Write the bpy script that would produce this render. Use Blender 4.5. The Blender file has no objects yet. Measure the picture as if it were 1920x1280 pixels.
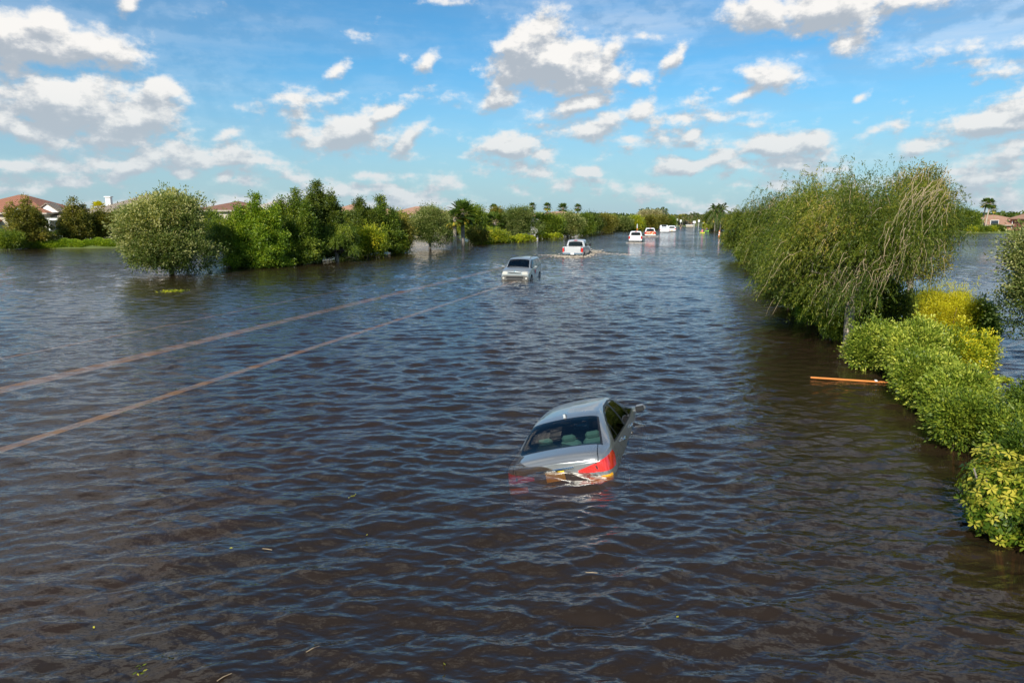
import bpy, bmesh, math, random
import numpy as np
from math import sin, cos, tan, atan, atan2, sqrt, pi, radians, degrees, asin
from mathutils import Vector, Matrix

# ---------------------------------------------------------------- camera
H = 3.9
PITCH = atan(238 / 1280.0)
sc = bpy.context.scene
cam_d = bpy.data.cameras.new("camera"); cam = bpy.data.objects.new("camera", cam_d)
sc.collection.objects.link(cam); sc.camera = cam
cam_d.lens = 24; cam_d.sensor_width = 36; cam_d.clip_start = 0.1; cam_d.clip_end = 9000
cam.location = (0, 0, H); cam.rotation_euler = (pi / 2 - PITCH, 0, 0)
sc.render.resolution_x = 1024; sc.render.resolution_y = 682
sc.view_settings.view_transform = 'Standard'; sc.view_settings.look = 'None'
sc.view_settings.gamma = 1; sc.view_settings.use_curve_mapping = False
sc.view_settings.exposure = 0.3
sc.cycles.max_bounces = 8; sc.cycles.transparent_max_bounces = 16
sc.cycles.diffuse_bounces = 3; sc.cycles.glossy_bounces = 3; sc.cycles.transmission_bounces = 4
sc.cycles.caustics_reflective = False; sc.cycles.caustics_refractive = False
sc.cycles.sample_clamp_indirect = 4.0

def ray(px, py):
    a = (px - 960) / 1280.0; b = (640 - py) / 1280.0
    return Vector((a, cos(PITCH) + b * sin(PITCH), -sin(PITCH) + b * cos(PITCH))).normalized()
def G(px, py, z=0.0):
    """where the photograph's line of sight meets the level z"""
    d = ray(px, py); t = (z - H) / d.z
    return Vector((d.x * t, d.y * t, z))
def depth(y): return y * cos(PITCH) + H * sin(PITCH)
def ztop(px, py, Y):
    """height of a point seen at row py if it stands Y metres out"""
    d = ray(px, py); return H + d.z * Y / d.y

# ---------------------------------------------------------------- sky with clouds
SUN_AZ, SUN_EL = radians(203), radians(33)
world = bpy.data.worlds.new("World"); sc.world = world; world.use_nodes = True
W = world.node_tree; W.nodes.clear()
class NT:
    def __init__(s, tree): s.t = tree
    def n(s, typ, **kw):
        nd = s.t.nodes.new(typ)
        for k, v in kw.items(): setattr(nd, k, v)
        return nd
    def l(s, a, b): s.t.links.new(a, b)
    def put(s, sock, v):
        if isinstance(v, bpy.types.NodeSocket): s.l(v, sock)
        else: sock.default_value = v
    def m(s, op, a, b=None, c=None, clamp=False):
        nd = s.n('ShaderNodeMath', operation=op); nd.use_clamp = clamp
        s.put(nd.inputs[0], a)
        if b is not None: s.put(nd.inputs[1], b)
        if c is not None: s.put(nd.inputs[2], c)
        return nd.outputs[0]
    def v(s, op, a, b=None, scale=None):
        nd = s.n('ShaderNodeVectorMath', operation=op)
        s.put(nd.inputs[0], a)
        if b is not None: s.put(nd.inputs[1], b)
        if scale is not None: s.put(nd.inputs['Scale'], scale)
        return nd.outputs['Value'] if op in ('LENGTH', 'DOT_PRODUCT', 'DISTANCE') else nd.outputs[0]
    def noise(s, vec, scale, detail=4, rough=0.55, out=0, dim='3D'):
        nd = s.n('ShaderNodeTexNoise'); nd.noise_dimensions = dim
        s.put(nd.inputs['Vector'], vec); nd.inputs['Scale'].default_value = scale
        nd.inputs['Detail'].default_value = detail; nd.inputs['Roughness'].default_value = rough
        return nd.outputs[out]
    def ramp(s, fac, stops, interp='LINEAR'):
        nd = s.n('ShaderNodeValToRGB'); s.put(nd.inputs[0], fac); cr = nd.color_ramp; cr.interpolation = interp
        while len(cr.elements) < len(stops): cr.elements.new(0.5)
        for e, (p, c) in zip(cr.elements, stops):
            e.position = p; e.color = (*c, 1) if len(c) == 3 else c
        return nd.outputs[0]
    def mix(s, fac, a, b, typ='MIX'):
        nd = s.n('ShaderNodeMix', data_type='RGBA', blend_type=typ)
        s.put(nd.inputs[0], fac)
        for sock, v in ((nd.inputs[6], a), (nd.inputs[7], b)):
            s.put(sock, (*v, 1) if isinstance(v, tuple) and len(v) == 3 else v)
        return nd.outputs[2]
    def smooth(s, x, lo, hi, a=0.0, b=1.0):
        nd = s.n('ShaderNodeMapRange', interpolation_type='SMOOTHSTEP')
        s.put(nd.inputs[0], x); nd.inputs[1].default_value = lo; nd.inputs[2].default_value = hi
        nd.inputs[3].default_value = a; nd.inputs[4].default_value = b
        return nd.outputs[0]
    def comb(s, x, y, z=0.0):
        nd = s.n('ShaderNodeCombineXYZ'); s.put(nd.inputs[0], x); s.put(nd.inputs[1], y); s.put(nd.inputs[2], z); return nd.outputs[0]

def AE(px, py):
    d = ray(px, py); return degrees(atan2(d.x, d.y)), degrees(asin(d.z))
# cumulus masses: centre and half axes in the photograph's scale, tilt, strength
CL = [(60,75,125,44,-4,1.3),(95,45,45,32,0,1.1),(180,88,90,34,-8,.95),(20,130,80,26,0,.6),
 (130,195,135,52,4,1.3),(250,225,105,46,24,1.35),(300,178,52,26,30,1.0),(60,243,120,32,-4,.95),(190,262,140,20,0,.7),
 (238,12,24,13,50,.7),(420,254,40,11,22,.7),
 (650,248,84,28,24,1.3),(718,216,50,14,24,1.0),(603,268,42,22,10,.9),(765,262,50,16,42,.95),
 (632,132,30,11,40,.6),(800,118,32,13,50,.7),
 (985,95,90,38,42,1.5),(1050,120,115,46,-8,1.45),(1140,108,30,20,55,.95),(935,188,42,18,16,.95),(1050,160,70,20,-8,.9),
 (1090,195,80,18,14,.95),(1120,238,62,26,12,.9),(1203,206,28,17,30,.85),(1180,262,36,10,0,.6),
 (1262,112,36,14,45,.8),(1195,148,34,14,10,.65),(955,275,64,24,-4,1.3),(1010,288,36,12,0,.7),(1295,256,30,13,25,.7),
 (1425,28,80,30,-8,1.1),(1560,18,125,38,0,1.1),(1600,78,42,26,15,.95),(1700,0,100,18,0,.8),
 (1450,142,56,24,-8,.9),(1395,178,50,11,20,.75),(1610,185,24,8,35,.5),
 (1455,272,74,24,0,1.2),(1530,266,42,18,10,.95),(1640,245,50,10,15,.5),
 (1262,312,50,20,0,.95),(1330,305,60,16,20,.9),(1870,232,84,30,4,1.3),(1915,200,90,22,8,.8),(1722,275,44,20,0,.85),
 (245,312,56,20,24,.95),(40,312,60,12,0,.8),(350,325,26,12,0,.8),(420,330,30,12,30,.8),(120,345,80,14,5,.7),
 (1100,322,46,12,0,.85),(1490,300,40,12,0,.8),(1840,335,50,16,0,.85),(1905,290,60,18,0,.6),(560,335,70,10,0,.6),(700,330,60,10,0,.7)]
# clouds above the frame (azimuth, elevation, half axes in degrees, tilt, strength): the water mirrors them
CH = [(-38,29,15,7,4,1.1),(-40,44,15,8,0,1.2),(30,29,9,4,6,.9),(-45,45,18,9,0,1.2),(-30,62,18,8,10,.8),(-62,30,14,8,0,.9),(30,34,10,6,10,.9),(48,46,16,9,0,.9),(8,62,18,7,0,.5),(70,28,14,8,0,.8),
      (-120,25,26,9,0,.9),(120,22,24,8,0,.8),(170,28,30,9,0,.9),(-170,50,40,10,0,.6)]
def cloud_group():
    g = bpy.data.node_groups.new('cloud_field', 'ShaderNodeTree')
    g.interface.new_socket('P', in_out='INPUT', socket_type='NodeSocketVector')
    g.interface.new_socket('D', in_out='OUTPUT', socket_type='NodeSocketFloat')
    T = NT(g); gi = g.nodes.new('NodeGroupInput'); go = g.nodes.new('NodeGroupOutput')
    P = gi.outputs[0]
    acc = None
    items = []
    for (x, y, rx, ry, tilt, st) in CL:
        az, el = AE(x, y); k = 0.0448 * cos(atan((x - 960) / 1280)) ** 1.2
        items.append((az, el, rx * k * 1.2, ry * k * 1.3, tilt, st))
    items += list(CH)
    for (az, el, rx, ry, tilt, st) in items:
        mp = T.n('ShaderNodeMapping', vector_type='TEXTURE'); T.l(P, mp.inputs[0])
        mp.inputs['Location'].default_value = (az, el, 0)
        mp.inputs['Rotation'].default_value = (0, 0, radians(tilt)); mp.inputs['Scale'].default_value = (rx, ry, 1)
        L = T.v('LENGTH', mp.outputs[0])
        f = T.m('MULTIPLY_ADD', L, -st, st)
        acc = f if acc is None else T.m('SMOOTH_MAX', acc, f, 0.12)
    # a ragged low bank of small far clouds towards the horizon, all the way round
    el = T.n('ShaderNodeSeparateXYZ'); T.l(P, el.inputs[0])
    q = T.v('MULTIPLY', P, (0.10, 0.42, 1))
    nb = T.noise(q, 1.0, 3, 0.5)
    band = T.smooth(el.outputs[1], 3.0, 13.0, 1.0, 0.0)
    b = T.m('MULTIPLY', T.m('SUBTRACT', nb, T.m('MULTIPLY_ADD', band, -0.2, 0.62)), 2.6)
    acc = T.m('SMOOTH_MAX', acc, b, 0.1)
    # billows
    n1 = T.noise(T.v('MULTIPLY', P, (0.5, 0.72, 1)), 1.0, 8, 0.60)
    n2 = T.noise(T.v('MULTIPLY', P, (0.16, 0.24, 1)), 1.0, 3, 0.5)
    d = T.m('ADD', acc, T.m('MULTIPLY', T.m('SUBTRACT', n1, 0.5), 1.7))
    d = T.m('ADD', d, T.m('MULTIPLY', T.m('SUBTRACT', n2, 0.5), 0.5))
    T.l(d, go.inputs[0])
    return g
T = NT(W)
tc = T.n('ShaderNodeTexCoord'); sep = T.n('ShaderNodeSeparateXYZ'); T.l(tc.outputs['Generated'], sep.inputs[0])
az = T.m('MULTIPLY', T.m('ARCTAN2', sep.outputs[0], sep.outputs[1]), 180 / pi)
el = T.m('MULTIPLY', T.m('ARCSINE', sep.outputs[2]), 180 / pi)
P = T.comb(az, el, 0)
cg = cloud_group()
def field(vec):
    nd = T.n('ShaderNodeGroup'); nd.node_tree = cg; T.l(vec, nd.inputs[0]); return nd.outputs[0]
D0 = field(P)
D1 = field(T.v('ADD', P, (0.30, 0.85, 0)))
alpha = T.smooth(D0, -0.02, 0.55)
lit = T.m('SUBTRACT', D0, D1)                       # >0 towards the sunlit tops
puff = T.m('SUBTRACT', T.noise(T.v('MULTIPLY', P, (0.55, 0.95, 1)), 1.0, 6, 0.6), 0.47)
lit = T.m('ADD', lit, T.m('MULTIPLY', puff, 1.7))
shade = T.smooth(T.m('ADD', T.m('MULTIPLY', lit, 1.35), T.m('MULTIPLY', D1, -0.27)), -0.62, 0.62)
ccol = T.ramp(shade, [(0.0, (.46, .51, .57)), (0.35, (.58, .61, .65)), (0.62, (.74, .75, .76)), (0.85, (.86, .85, .83)), (1.0, (1.0, .97, .93))])
ccol = T.mix(1.0, ccol, T.smooth(el, 22, 42, 1.0, 1.25), 'MULTIPLY')
lowhaze = T.smooth(el, -1.0, 12.0, 0.8, 0.0)
ccol = T.mix(T.m('MULTIPLY', lowhaze, 0.45), ccol, (.52, .62, .70))
sky = T.n('ShaderNodeTexSky'); sky.sky_type = 'NISHITA'; sky.sun_disc = False
sky.sun_elevation = SUN_EL; sky.sun_rotation = SUN_AZ; sky.air_density = 1.0; sky.dust_density = 0.6; sky.ozone_density = 2.0
skyc = T.mix(1.0, sky.outputs[0], (0.44, 0.94, 1.17), 'MULTIPLY')
bg1 = T.n('ShaderNodeBackground'); T.l(skyc, bg1.inputs[0]); bg1.inputs[1].default_value = 0.092
bg2 = T.n('ShaderNodeBackground'); T.l(ccol, bg2.inputs[0]); bg2.inputs[1].default_value = 0.80
# thin veils between the cumulus, thicker to the right and low down
vq = T.noise(T.v('MULTIPLY', P, (0.035, 0.20, 1)), 1.0, 6, 0.62); vb = T.noise(T.v('MULTIPLY', P, (0.03, 0.05, 1)), 1.0, 2, 0.5)
veil = T.m('MULTIPLY', T.smooth(T.m('ADD', vq, T.m('MULTIPLY', vb, .6)), 0.62, 1.05), T.m('MULTIPLY', T.smooth(az, -30, 35, 0.22, 0.5), T.smooth(el, 14, 26, 1.0, 0.1)))
ccol = T.mix(alpha, (.62, .68, .74), ccol)
alpha = T.m('SUBTRACT', 1.0, T.m('MULTIPLY', T.m('SUBTRACT', 1.0, alpha), T.m('SUBTRACT', 1.0, veil)))
mx = T.n('ShaderNodeMixShader'); T.l(T.m('MULTIPLY', alpha, 0.97), mx.inputs[0]); T.l(bg1.outputs[0], mx.inputs[1]); T.l(bg2.outputs[0], mx.inputs[2])
# thin milky air near the horizon
bg3 = T.n('ShaderNodeBackground'); bg3.inputs[0].default_value = (.43, .55, .64, 1); bg3.inputs[1].default_value = 0.85
mx2 = T.n('ShaderNodeMixShader'); T.l(lowhaze, mx2.inputs[0]); T.l(mx.outputs[0], mx2.inputs[1]); T.l(bg3.outputs[0], mx2.inputs[2])
T.l(T.m('MULTIPLY', lowhaze, T.m('MULTIPLY_ADD', alpha, -0.6, 1.0)), mx2.inputs[0])
wo = T.n('ShaderNodeOutputWorld'); T.l(mx2.outputs[0], wo.inputs[0])
world.cycles.sampling_method = 'MANUAL'; world.cycles.sample_map_resolution = 512

sd = bpy.data.lights.new("sun", 'SUN'); sun = bpy.data.objects.new("sun", sd); sc.collection.objects.link(sun)
sd.energy = 4.6; sd.angle = radians(0.53); sd.color = (1.0, 0.93, 0.82)
sdir = Vector((sin(SUN_AZ) * cos(SUN_EL), cos(SUN_AZ) * cos(SUN_EL), sin(SUN_EL)))
sun.rotation_euler = (-sdir).to_track_quat('-Z', 'Y').to_euler()
sun.location = sdir * 50

# ---------------------------------------------------------------- helpers
C = sc.collection
rng = np.random.default_rng(7)
def mat(name, build):
    m = bpy.data.materials.new(name); m.use_nodes = True
    m.node_tree.nodes.clear(); T = NT(m.node_tree); out = T.n('ShaderNodeOutputMaterial')
    r = build(T, out)
    if r is not None: T.l(r, out.inputs[0])
    return m
def pbr(T, col, rough=0.5, metal=0.0, spec=0.5, coat=0.0, bump=None, **kw):
    b = T.n('ShaderNodeBsdfPrincipled')
    T.put(b.inputs['Base Color'], (*col, 1) if isinstance(col, tuple) and len(col) == 3 else col)
    T.put(b.inputs['Roughness'], rough); b.inputs['Metallic'].default_value = metal
    b.inputs['Specular IOR Level'].default_value = spec; b.inputs['Coat Weight'].default_value = coat
    b.inputs['Coat Roughness'].default_value = 0.04
    for k, v in kw.items(): b.inputs[k].default_value = v
    if bump is not None: T.l(bump, b.inputs['Normal'])
    return b.outputs[0]
def simple(name, col, rough=0.5, **kw):
    def f(T, out):
        g = T.n('ShaderNodeNewGeometry')
        n = T.noise(T.n('ShaderNodeTexCoord').outputs['Object'], 3.0, 4, 0.6)
        c = T.mix(n, tuple(x * 0.8 for x in col), tuple(min(1, x * 1.2) for x in col))
        return pbr(T, c, rough, **kw)
    return mat(name, f)
def mesh_np(name, V, Fs, material=None, parent=None, smooth=False, tint=None, mats=None, midx=None):
    """V (n,3); Fs array (m,k) all same k, or list of arrays"""
    me = bpy.data.meshes.new(name)
    V = np.asarray(V, dtype=np.float32)
    arrs = Fs if isinstance(Fs, list) else [Fs]
    arrs = [np.asarray(a, dtype=np.int32) for a in arrs if len(a)]
    loops = np.concatenate([a.ravel() for a in arrs]) if arrs else np.zeros(0, np.int32)
    tot = np.concatenate([np.full(len(a), a.shape[1], np.int32) for a in arrs]) if arrs else np.zeros(0, np.int32)
    me.vertices.add(len(V)); me.vertices.foreach_set('co', V.ravel())
    me.loops.add(len(loops)); me.loops.foreach_set('vertex_index', loops)
    me.polygons.add(len(tot)); st = np.zeros(len(tot), np.int32); st[1:] = np.cumsum(tot)[:-1]
    me.polygons.foreach_set('loop_start', st); me.polygons.foreach_set('loop_total', tot)
    if smooth: me.polygons.foreach_set('use_smooth', np.ones(len(tot), bool))
    if tint is not None:
        a = me.attributes.new('tint', 'FLOAT', 'FACE'); a.data.foreach_set('value', np.asarray(tint, np.float32))
    if midx is not None: me.polygons.foreach_set('material_index', np.asarray(midx, np.int32))
    me.update(calc_edges=True)
    for m in (mats or ([material] if material else [])): me.materials.append(m)
    o = bpy.data.objects.new(name, me); C.objects.link(o)
    if parent is not None: o.parent = parent
    return o
def tag(o, label=None, cat=None, group=None, kind=None):
    if label: o['label'] = label
    if cat: o['category'] = cat
    if group: o['group'] = group
    if kind: o['kind'] = kind
    return o
def thing(name, label, cat, loc=(0, 0, 0), rz=0.0, group=None):
    o = bpy.data.objects.new(name, None); C.objects.link(o); o.location = loc; o.rotation_euler = (0, 0, rz)
    o.empty_display_size = 0.3
    return tag(o, label, cat, group)
class MB:
    """collects simple shapes into one mesh"""
    def __init__(s): s.V = []; s.F = []; s.n = 0
    def add(s, V, F):
        V = np.asarray(V, float); s.V.append(V); s.F += [tuple(i + s.n for i in f) for f in F]; s.n += len(V); return s
    def box(s, c, d, rot=None, bev=0.0):
        x, y, z = [k / 2 for k in d]
        if bev > 0:
            b = min(bev, x * .9, y * .9, z * .9); P = []
            for sx in (-1, 1):
                for sy in (-1, 1):
                    for sz in (-1, 1):
                        P += [(sx * (x - b), sy * (y - b), sz * z), (sx * (x - b), sy * y, sz * (z - b)), (sx * x, sy * (y - b), sz * (z - b))]
            bm = bmesh.new(); vs = [bm.verts.new(p) for p in P]; bmesh.ops.convex_hull(bm, input=vs)
            bm.verts.index_update(); V = np.array([v.co[:] for v in bm.verts]); F = [tuple(v.index for v in f.verts) for f in bm.faces]; bm.free()
        else:
            V = np.array([(a * x, b * y, c_ * z) for a in (-1, 1) for b in (-1, 1) for c_ in (-1, 1)])
            F = [(0, 1, 3, 2), (4, 6, 7, 5), (0, 4, 5, 1), (2, 3, 7, 6), (0, 2, 6, 4), (1, 5, 7, 3)]
        if rot is not None: V = V @ np.array(rot).T
        return s.add(V + np.array(c), F)
    def tube(s, pts, rad, n=8, cap=True):
        pts = np.asarray(pts, float); rad = np.broadcast_to(np.asarray(rad, float), (len(pts),))
        tg = np.gradient(pts, axis=0); tg /= np.linalg.norm(tg, axis=1)[:, None] + 1e-9
        ref = np.array([0, 0, 1.0]) if abs(tg[0][2]) < .9 else np.array([1.0, 0, 0])
        V = []
        for p, t, r in zip(pts, tg, rad):
            u = np.cross(t, ref); u /= np.linalg.norm(u) + 1e-9; w = np.cross(t, u)
            for k in range(n):
                a = 2 * pi * k / n; V.append(p + r * (cos(a) * u + sin(a) * w))
        F = [(i * n + k, i * n + (k + 1) % n, (i + 1) * n + (k + 1) % n, (i + 1) * n + k) for i in range(len(pts) - 1) for k in range(n)]
        if cap: F += [tuple(range(n))[::-1], tuple((len(pts) - 1) * n + k for k in range(n))]
        return s.add(V, F)
    def lathe(s, prof, c=(0, 0, 0), axis='z', n=20):
        V = []; m = len(prof)
        for k in range(n):
            a = 2 * pi * k / n
            for r, z in prof:
                p = (r * cos(a), r * sin(a), z)
                if axis == 'x': p = (z, r * cos(a), r * sin(a))
                if axis == 'y': p = (r * sin(a), z, r * cos(a))
                V.append(p)
        F = [(k * m + j, ((k + 1) % n) * m + j, ((k + 1) % n) * m + j + 1, k * m + j + 1) for k in range(n) for j in range(m - 1)]
        return s.add(np.array(V) + np.array(c), F)
    def prism(s, poly, y0, y1, axis='y'):
        n = len(poly); V = []
        for y in (y0, y1):
            for a, b in poly: V.append((a, y, b) if axis == 'y' else (y, a, b) if axis == 'x' else (a, b, y))
        return s.add(V, [tuple(range(n)), tuple(range(n, 2 * n))[::-1]] + [(i, (i + 1) % n + 0, (i + 1) % n + n, i + n)[::-1] for i in range(n)])
    def build(s, name, m, parent=None, smooth=False, fix=True):
        me = bpy.data.meshes.new(name); me.from_pydata(np.concatenate(s.V).tolist(), [], s.F); 
        if fix:
            bm = bmesh.new(); bm.from_mesh(me); bmesh.ops.recalc_face_normals(bm, faces=bm.faces); bm.to_mesh(me); bm.free()
        if smooth: me.polygons.foreach_set('use_smooth', np.ones(len(me.polygons), bool))
        me.materials.append(m); me.update()
        o = bpy.data.objects.new(name, me); C.objects.link(o)
        if parent is not None: o.parent = parent
        return o
# ---------------------------------------------------------------- water
def water_mat(T, out):
    pos = T.n('ShaderNodeNewGeometry').outputs['Position']
    dist = T.v('LENGTH', pos)
    mp = T.n('ShaderNodeMapping'); T.l(pos, mp.inputs[0]); mp.inputs['Rotation'].default_value = (0, 0, radians(14)); mp.inputs['Scale'].default_value = (0.55, 1.0, 1)
    n1 = T.noise(mp.outputs[0], 6.5, 3, 0.55)
    n2 = T.noise(mp.outputs[0], 1.9, 3, 0.55)
    mp3 = T.n('ShaderNodeMapping'); T.l(pos, mp3.inputs[0]); mp3.inputs['Rotation'].default_value = (0, 0, radians(-20)); mp3.inputs['Scale'].default_value = (0.35, 1.0, 1)
    n3 = T.noise(mp3.outputs[0], 0.55, 4, 0.6)
    nearf = T.smooth(dist, 12, 70, 0.0, 1.0)
    patch = T.smooth(T.noise(pos, 0.05, 2, 0.5), 0.35, 0.65, 0.55, 1.15)
    h = T.m('ADD', T.m('MULTIPLY', n1, T.smooth(dist, 8, 40, 0.031, 0.036)), T.m('MULTIPLY', n2, T.m('MULTIPLY', nearf, 0.17)))
    h = T.m('ADD', h, T.m('MULTIPLY', n3, T.m('MULTIPLY', nearf, 0.34)))
    n4 = T.noise(mp.outputs[0], 13.0, 2, 0.5)
    h = T.m('ADD', h, T.m('MULTIPLY', n4, 0.0045))
    h = T.m('MULTIPLY', h, patch)
    bp = T.n('ShaderNodeBump'); bp.inputs['Strength'].default_value = 1.0; bp.inputs['Distance'].default_value = 1.0; T.l(h, bp.inputs['Height'])
    N = bp.outputs[0]
    fr = T.n('ShaderNodeFresnel'); fr.inputs[0].default_value = 1.50; T.l(N, fr.inputs[1])
    gl = T.n('ShaderNodeBsdfGlossy'); gl.inputs['Roughness'].default_value = 0.04; gl.inputs[0].default_value = (1, 1, 1, 1); T.l(N, gl.inputs['Normal'])
    T.l(T.smooth(dist, 30, 300, 0.04, 0.09), gl.inputs['Roughness'])
    silt = T.mix(T.noise(pos, 0.08, 2, 0.5), (.040, .0255, .013), (.050, .033, .018))
    df = T.n('ShaderNodeBsdfDiffuse'); T.put(df.inputs[0], silt)
    tr = T.n('ShaderNodeBsdfTransparent'); tr.inputs[0].default_value = (1.0, .87, .72, 1)
    b = T.n('ShaderNodeMixShader'); b.inputs[0].default_value = 0.50; T.l(tr.outputs[0], b.inputs[1]); T.l(df.outputs[0], b.inputs[2])
    bf = T.n('ShaderNodeNewGeometry').outputs['Backfacing']
    s = T.n('ShaderNodeMixShader'); T.l(T.mix(bf, fr.outputs[0], (.1, .1, .1)), s.inputs[0]); T.l(b.outputs[0], s.inputs[1]); T.l(gl.outputs[0], s.inputs[2])
    va = T.n('ShaderNodeVolumeAbsorption'); va.inputs[0].default_value = (.84, .70, .55, 1); va.inputs[1].default_value = 4.2
    T.l(va.outputs[0], out.inputs['Volume'])
    return s.outputs[0]
M_water = mat('flood_water', water_mat)
def build_water():
    r = [1.2]
    while r[-1] < 110: r.append(r[-1] + max(0.022, 0.0034 * r[-1]))
    while r[-1] < 6000: r.append(r[-1] * 1.12)
    r = np.array(r)
    a = np.concatenate([np.linspace(-62, 62, 1150), np.linspace(62, 298, 120)[1:-1]]) * pi / 180
    nr, na = len(r), len(a)
    Rr, Aa = np.meshgrid(r, a, indexing='ij')
    X = Rr * np.sin(Aa); Y = Rr * np.cos(Aa); Z = np.zeros_like(X)
    g = np.random.default_rng(11)
    fine = (np.abs(Aa) < radians(63)) | True
    for i in range(110):
        lam = 0.11 * (10 ** (g.random()))
        k = 2 * pi / lam
        th = radians(97 + g.normal(0, 24))     # travel direction; crests lie across it
        amp = 0.0060 * lam ** 0.86
        kx, ky = k * cos(th), k * sin(th)
        ph = g.random() * 2 * pi
        # amplitude dies where the mesh is too coarse for the wave
        sp = np.maximum(0.0034 * Rr, 0.022)
        w = np.clip((lam / sp - 3.0) / 3.0, 0, 1) * np.clip((130 - Rr) / 40, 0, 1)
        # slow group modulation so that crests are short
        gx, gy = g.normal(0, .5 / lam * .6, 2); ph2 = g.random() * 6.28
        env = 0.55 + 0.45 * np.sin(gx * X + gy * Y + ph2)
        s_ = np.sin(kx * X + ky * Y + ph)
        Z += w * amp * env * (s_ + 0.18 * np.cos(2 * (kx * X + ky * Y + ph)))
    w = np.clip((Rr - 1.2) / 2, 0, 1)
    Z *= w
    coarse = np.abs((Aa + pi) % (2 * pi) - pi) > radians(62.5)
    Z[coarse] *= 0.0
    V = np.stack([X, Y, Z], -1).reshape(-1, 3)
    i, j = np.meshgrid(np.arange(nr - 1), np.arange(na), indexing='ij')
    j2 = (j + 1) % na
    F = np.stack([i * na + j, i * na + j2, (i + 1) * na + j2, (i + 1) * na + j], -1).reshape(-1, 4)
    cen = len(V); V = np.vstack([V, [[0, 0, 0]]])
    jj = np.arange(na); F3 = np.stack([np.full(na, cen), (jj + 1) % na, jj], -1)
    o = mesh_np('water', V, [F, F3], M_water, smooth=True)
    tag(o, kind='structure')
    return o
water = build_water()
# ---------------------------------------------------------------- ground below, road and painted lines
M_mud = simple('mud', (.05, .035, .022), 0.9)
def ground():
    xs = np.concatenate([-np.geomspace(6000, 160, 12), np.linspace(-150, 150, 121), np.geomspace(160, 6000, 12)])
    ys = np.concatenate([-np.geomspace(6000, 40, 12), np.linspace(-30, 260, 117), np.geomspace(280, 7000, 12)])
    Xg, Yg = np.meshgrid(xs, ys, indexing='ij'); Zg = -1.35 + 0.06 * np.sin(Xg * .21) * np.cos(Yg * .17)
    V = np.stack([Xg, Yg, Zg], -1).reshape(-1, 3); n, m = len(xs), len(ys)
    i, j = np.meshgrid(np.arange(n - 1), np.arange(m - 1), indexing='ij')
    F = np.stack([i * m + j, (i + 1) * m + j, (i + 1) * m + j + 1, i * m + j + 1], -1).reshape(-1, 4)
    tag(mesh_np('ground', V, F, M_mud, smooth=True), kind='structure')
ground()
rd = ray(1350, 402); RD = Vector((rd.x, rd.y, 0)).normalized(); RN = Vector((RD.y, -RD.x, 0))   # along and across the road
def road_pt(s, c, z):
    bend = 0.00022 * max(0, s - 25) ** 2 if s < 120 else 0.00022 * 95 ** 2 + (s - 120) * .0418
    bend = min(bend, 400)
    p = RD * s + RN * (c + bend * .55); return (p.x, p.y, z)
def strip(name, c0, c1, z, m, s0=-30, s1=150, step=2.0, kind='structure'):
    ss = np.arange(s0, s1 + .1, step); V = []
    for s in ss: V += [road_pt(s, c0, z), road_pt(s, c1, z)]
    F = [(2 * i, 2 * i + 1, 2 * i + 3, 2 * i + 2) for i in range(len(ss) - 1)]
    return tag(mesh_np(name, V, np.array(F), m), kind=kind)
def asphalt(T, out):
    pos = T.n('ShaderNodeNewGeometry').outputs['Position']
    return pbr(T, T.mix(T.noise(pos, 2.0, 6, .7), (.035, .033, .030), (.065, .06, .055)), .9)
def linepaint(T, out):
    pos = T.n('ShaderNodeNewGeometry').outputs['Position']
    return pbr(T, T.mix(T.smooth(T.noise(pos, 1.3, 5, .7), .35, .6), (.62, .44, .28), (.98, .80, .60)), .7)
strip('road', -20.5, -6.2, -0.36, mat('asphalt', asphalt), -30, 330, 3)
M_line = mat('road_paint', linepaint)
strip('road_median_line', -15.85, -15.3, -0.055, M_line, -10, 66)
strip('road_edge_line', -11.7, -11.44, -0.055, M_line, -10, 44)
strip('road_outer_line', -19.15, -19.0, -0.07, M_line, -10, 60)
# ---------------------------------------------------------------- vehicles
def paint(name, col, metal=0.0, rough=0.32):
    def f(T, out):
        oc = T.n('ShaderNodeTexCoord').outputs['Object']
        fl = T.noise(oc, 420.0, 1, 0.5); n = T.noise(oc, 2.2, 5, 0.65)
        z = T.n('ShaderNodeSeparateXYZ'); T.l(oc, z.inputs[0])
        dirt = T.m('MULTIPLY', T.smooth(T.m('ADD', z.outputs[2], T.m('MULTIPLY', n, 0.5)), 0.55, 0.95, 1.0, 0.0), 0.35)
        c = T.mix(T.m('MULTIPLY_ADD', fl, 0.25, 0.35), tuple(x * .86 for x in col), tuple(min(1, x * 1.12) for x in col))
        c = T.mix(dirt, c, (.20, .16, .12))
        return pbr(T, c, T.m('MULTIPLY_ADD', n, 0.22, rough - .08), metal, 0.5, coat=0.8)
    return mat(name, f)
def glass_mat(name, tint, dens=0.5):
    def f(T, out):
        fr = T.n('ShaderNodeFresnel'); fr.inputs[0].default_value = 1.5
        g = T.n('ShaderNodeBsdfGlossy'); g.inputs['Roughness'].default_value = 0.02
        tr = T.n('ShaderNodeBsdfTransparent'); tr.inputs[0].default_value = (*tint, 1)
        s = T.n('ShaderNodeMixShader'); T.l(T.m('MULTIPLY_ADD', fr.outputs[0], 0.9, 0.05), s.inputs[0]); T.l(tr.outputs[0], s.inputs[1]); T.l(g.outputs[0], s.inputs[2])
        return s.outputs[0]
    return mat(name, f)
M_silver = paint('silver_paint', (.34, .34, .33), 0.65, 0.27)
M_soul = paint('light_silver_paint', (.40, .42, .41), 0.55, 0.30)
M_truck = paint('pale_silver_paint', (.58, .57, .56), 0.4, 0.32)
M_white = paint('white_paint', (.80, .80, .79), 0.0, 0.35)
M_glass = glass_mat('tinted_glass', (.26, .42, .44))
M_glassd = glass_mat('dark_glass', (.05, .06, .06))
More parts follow.
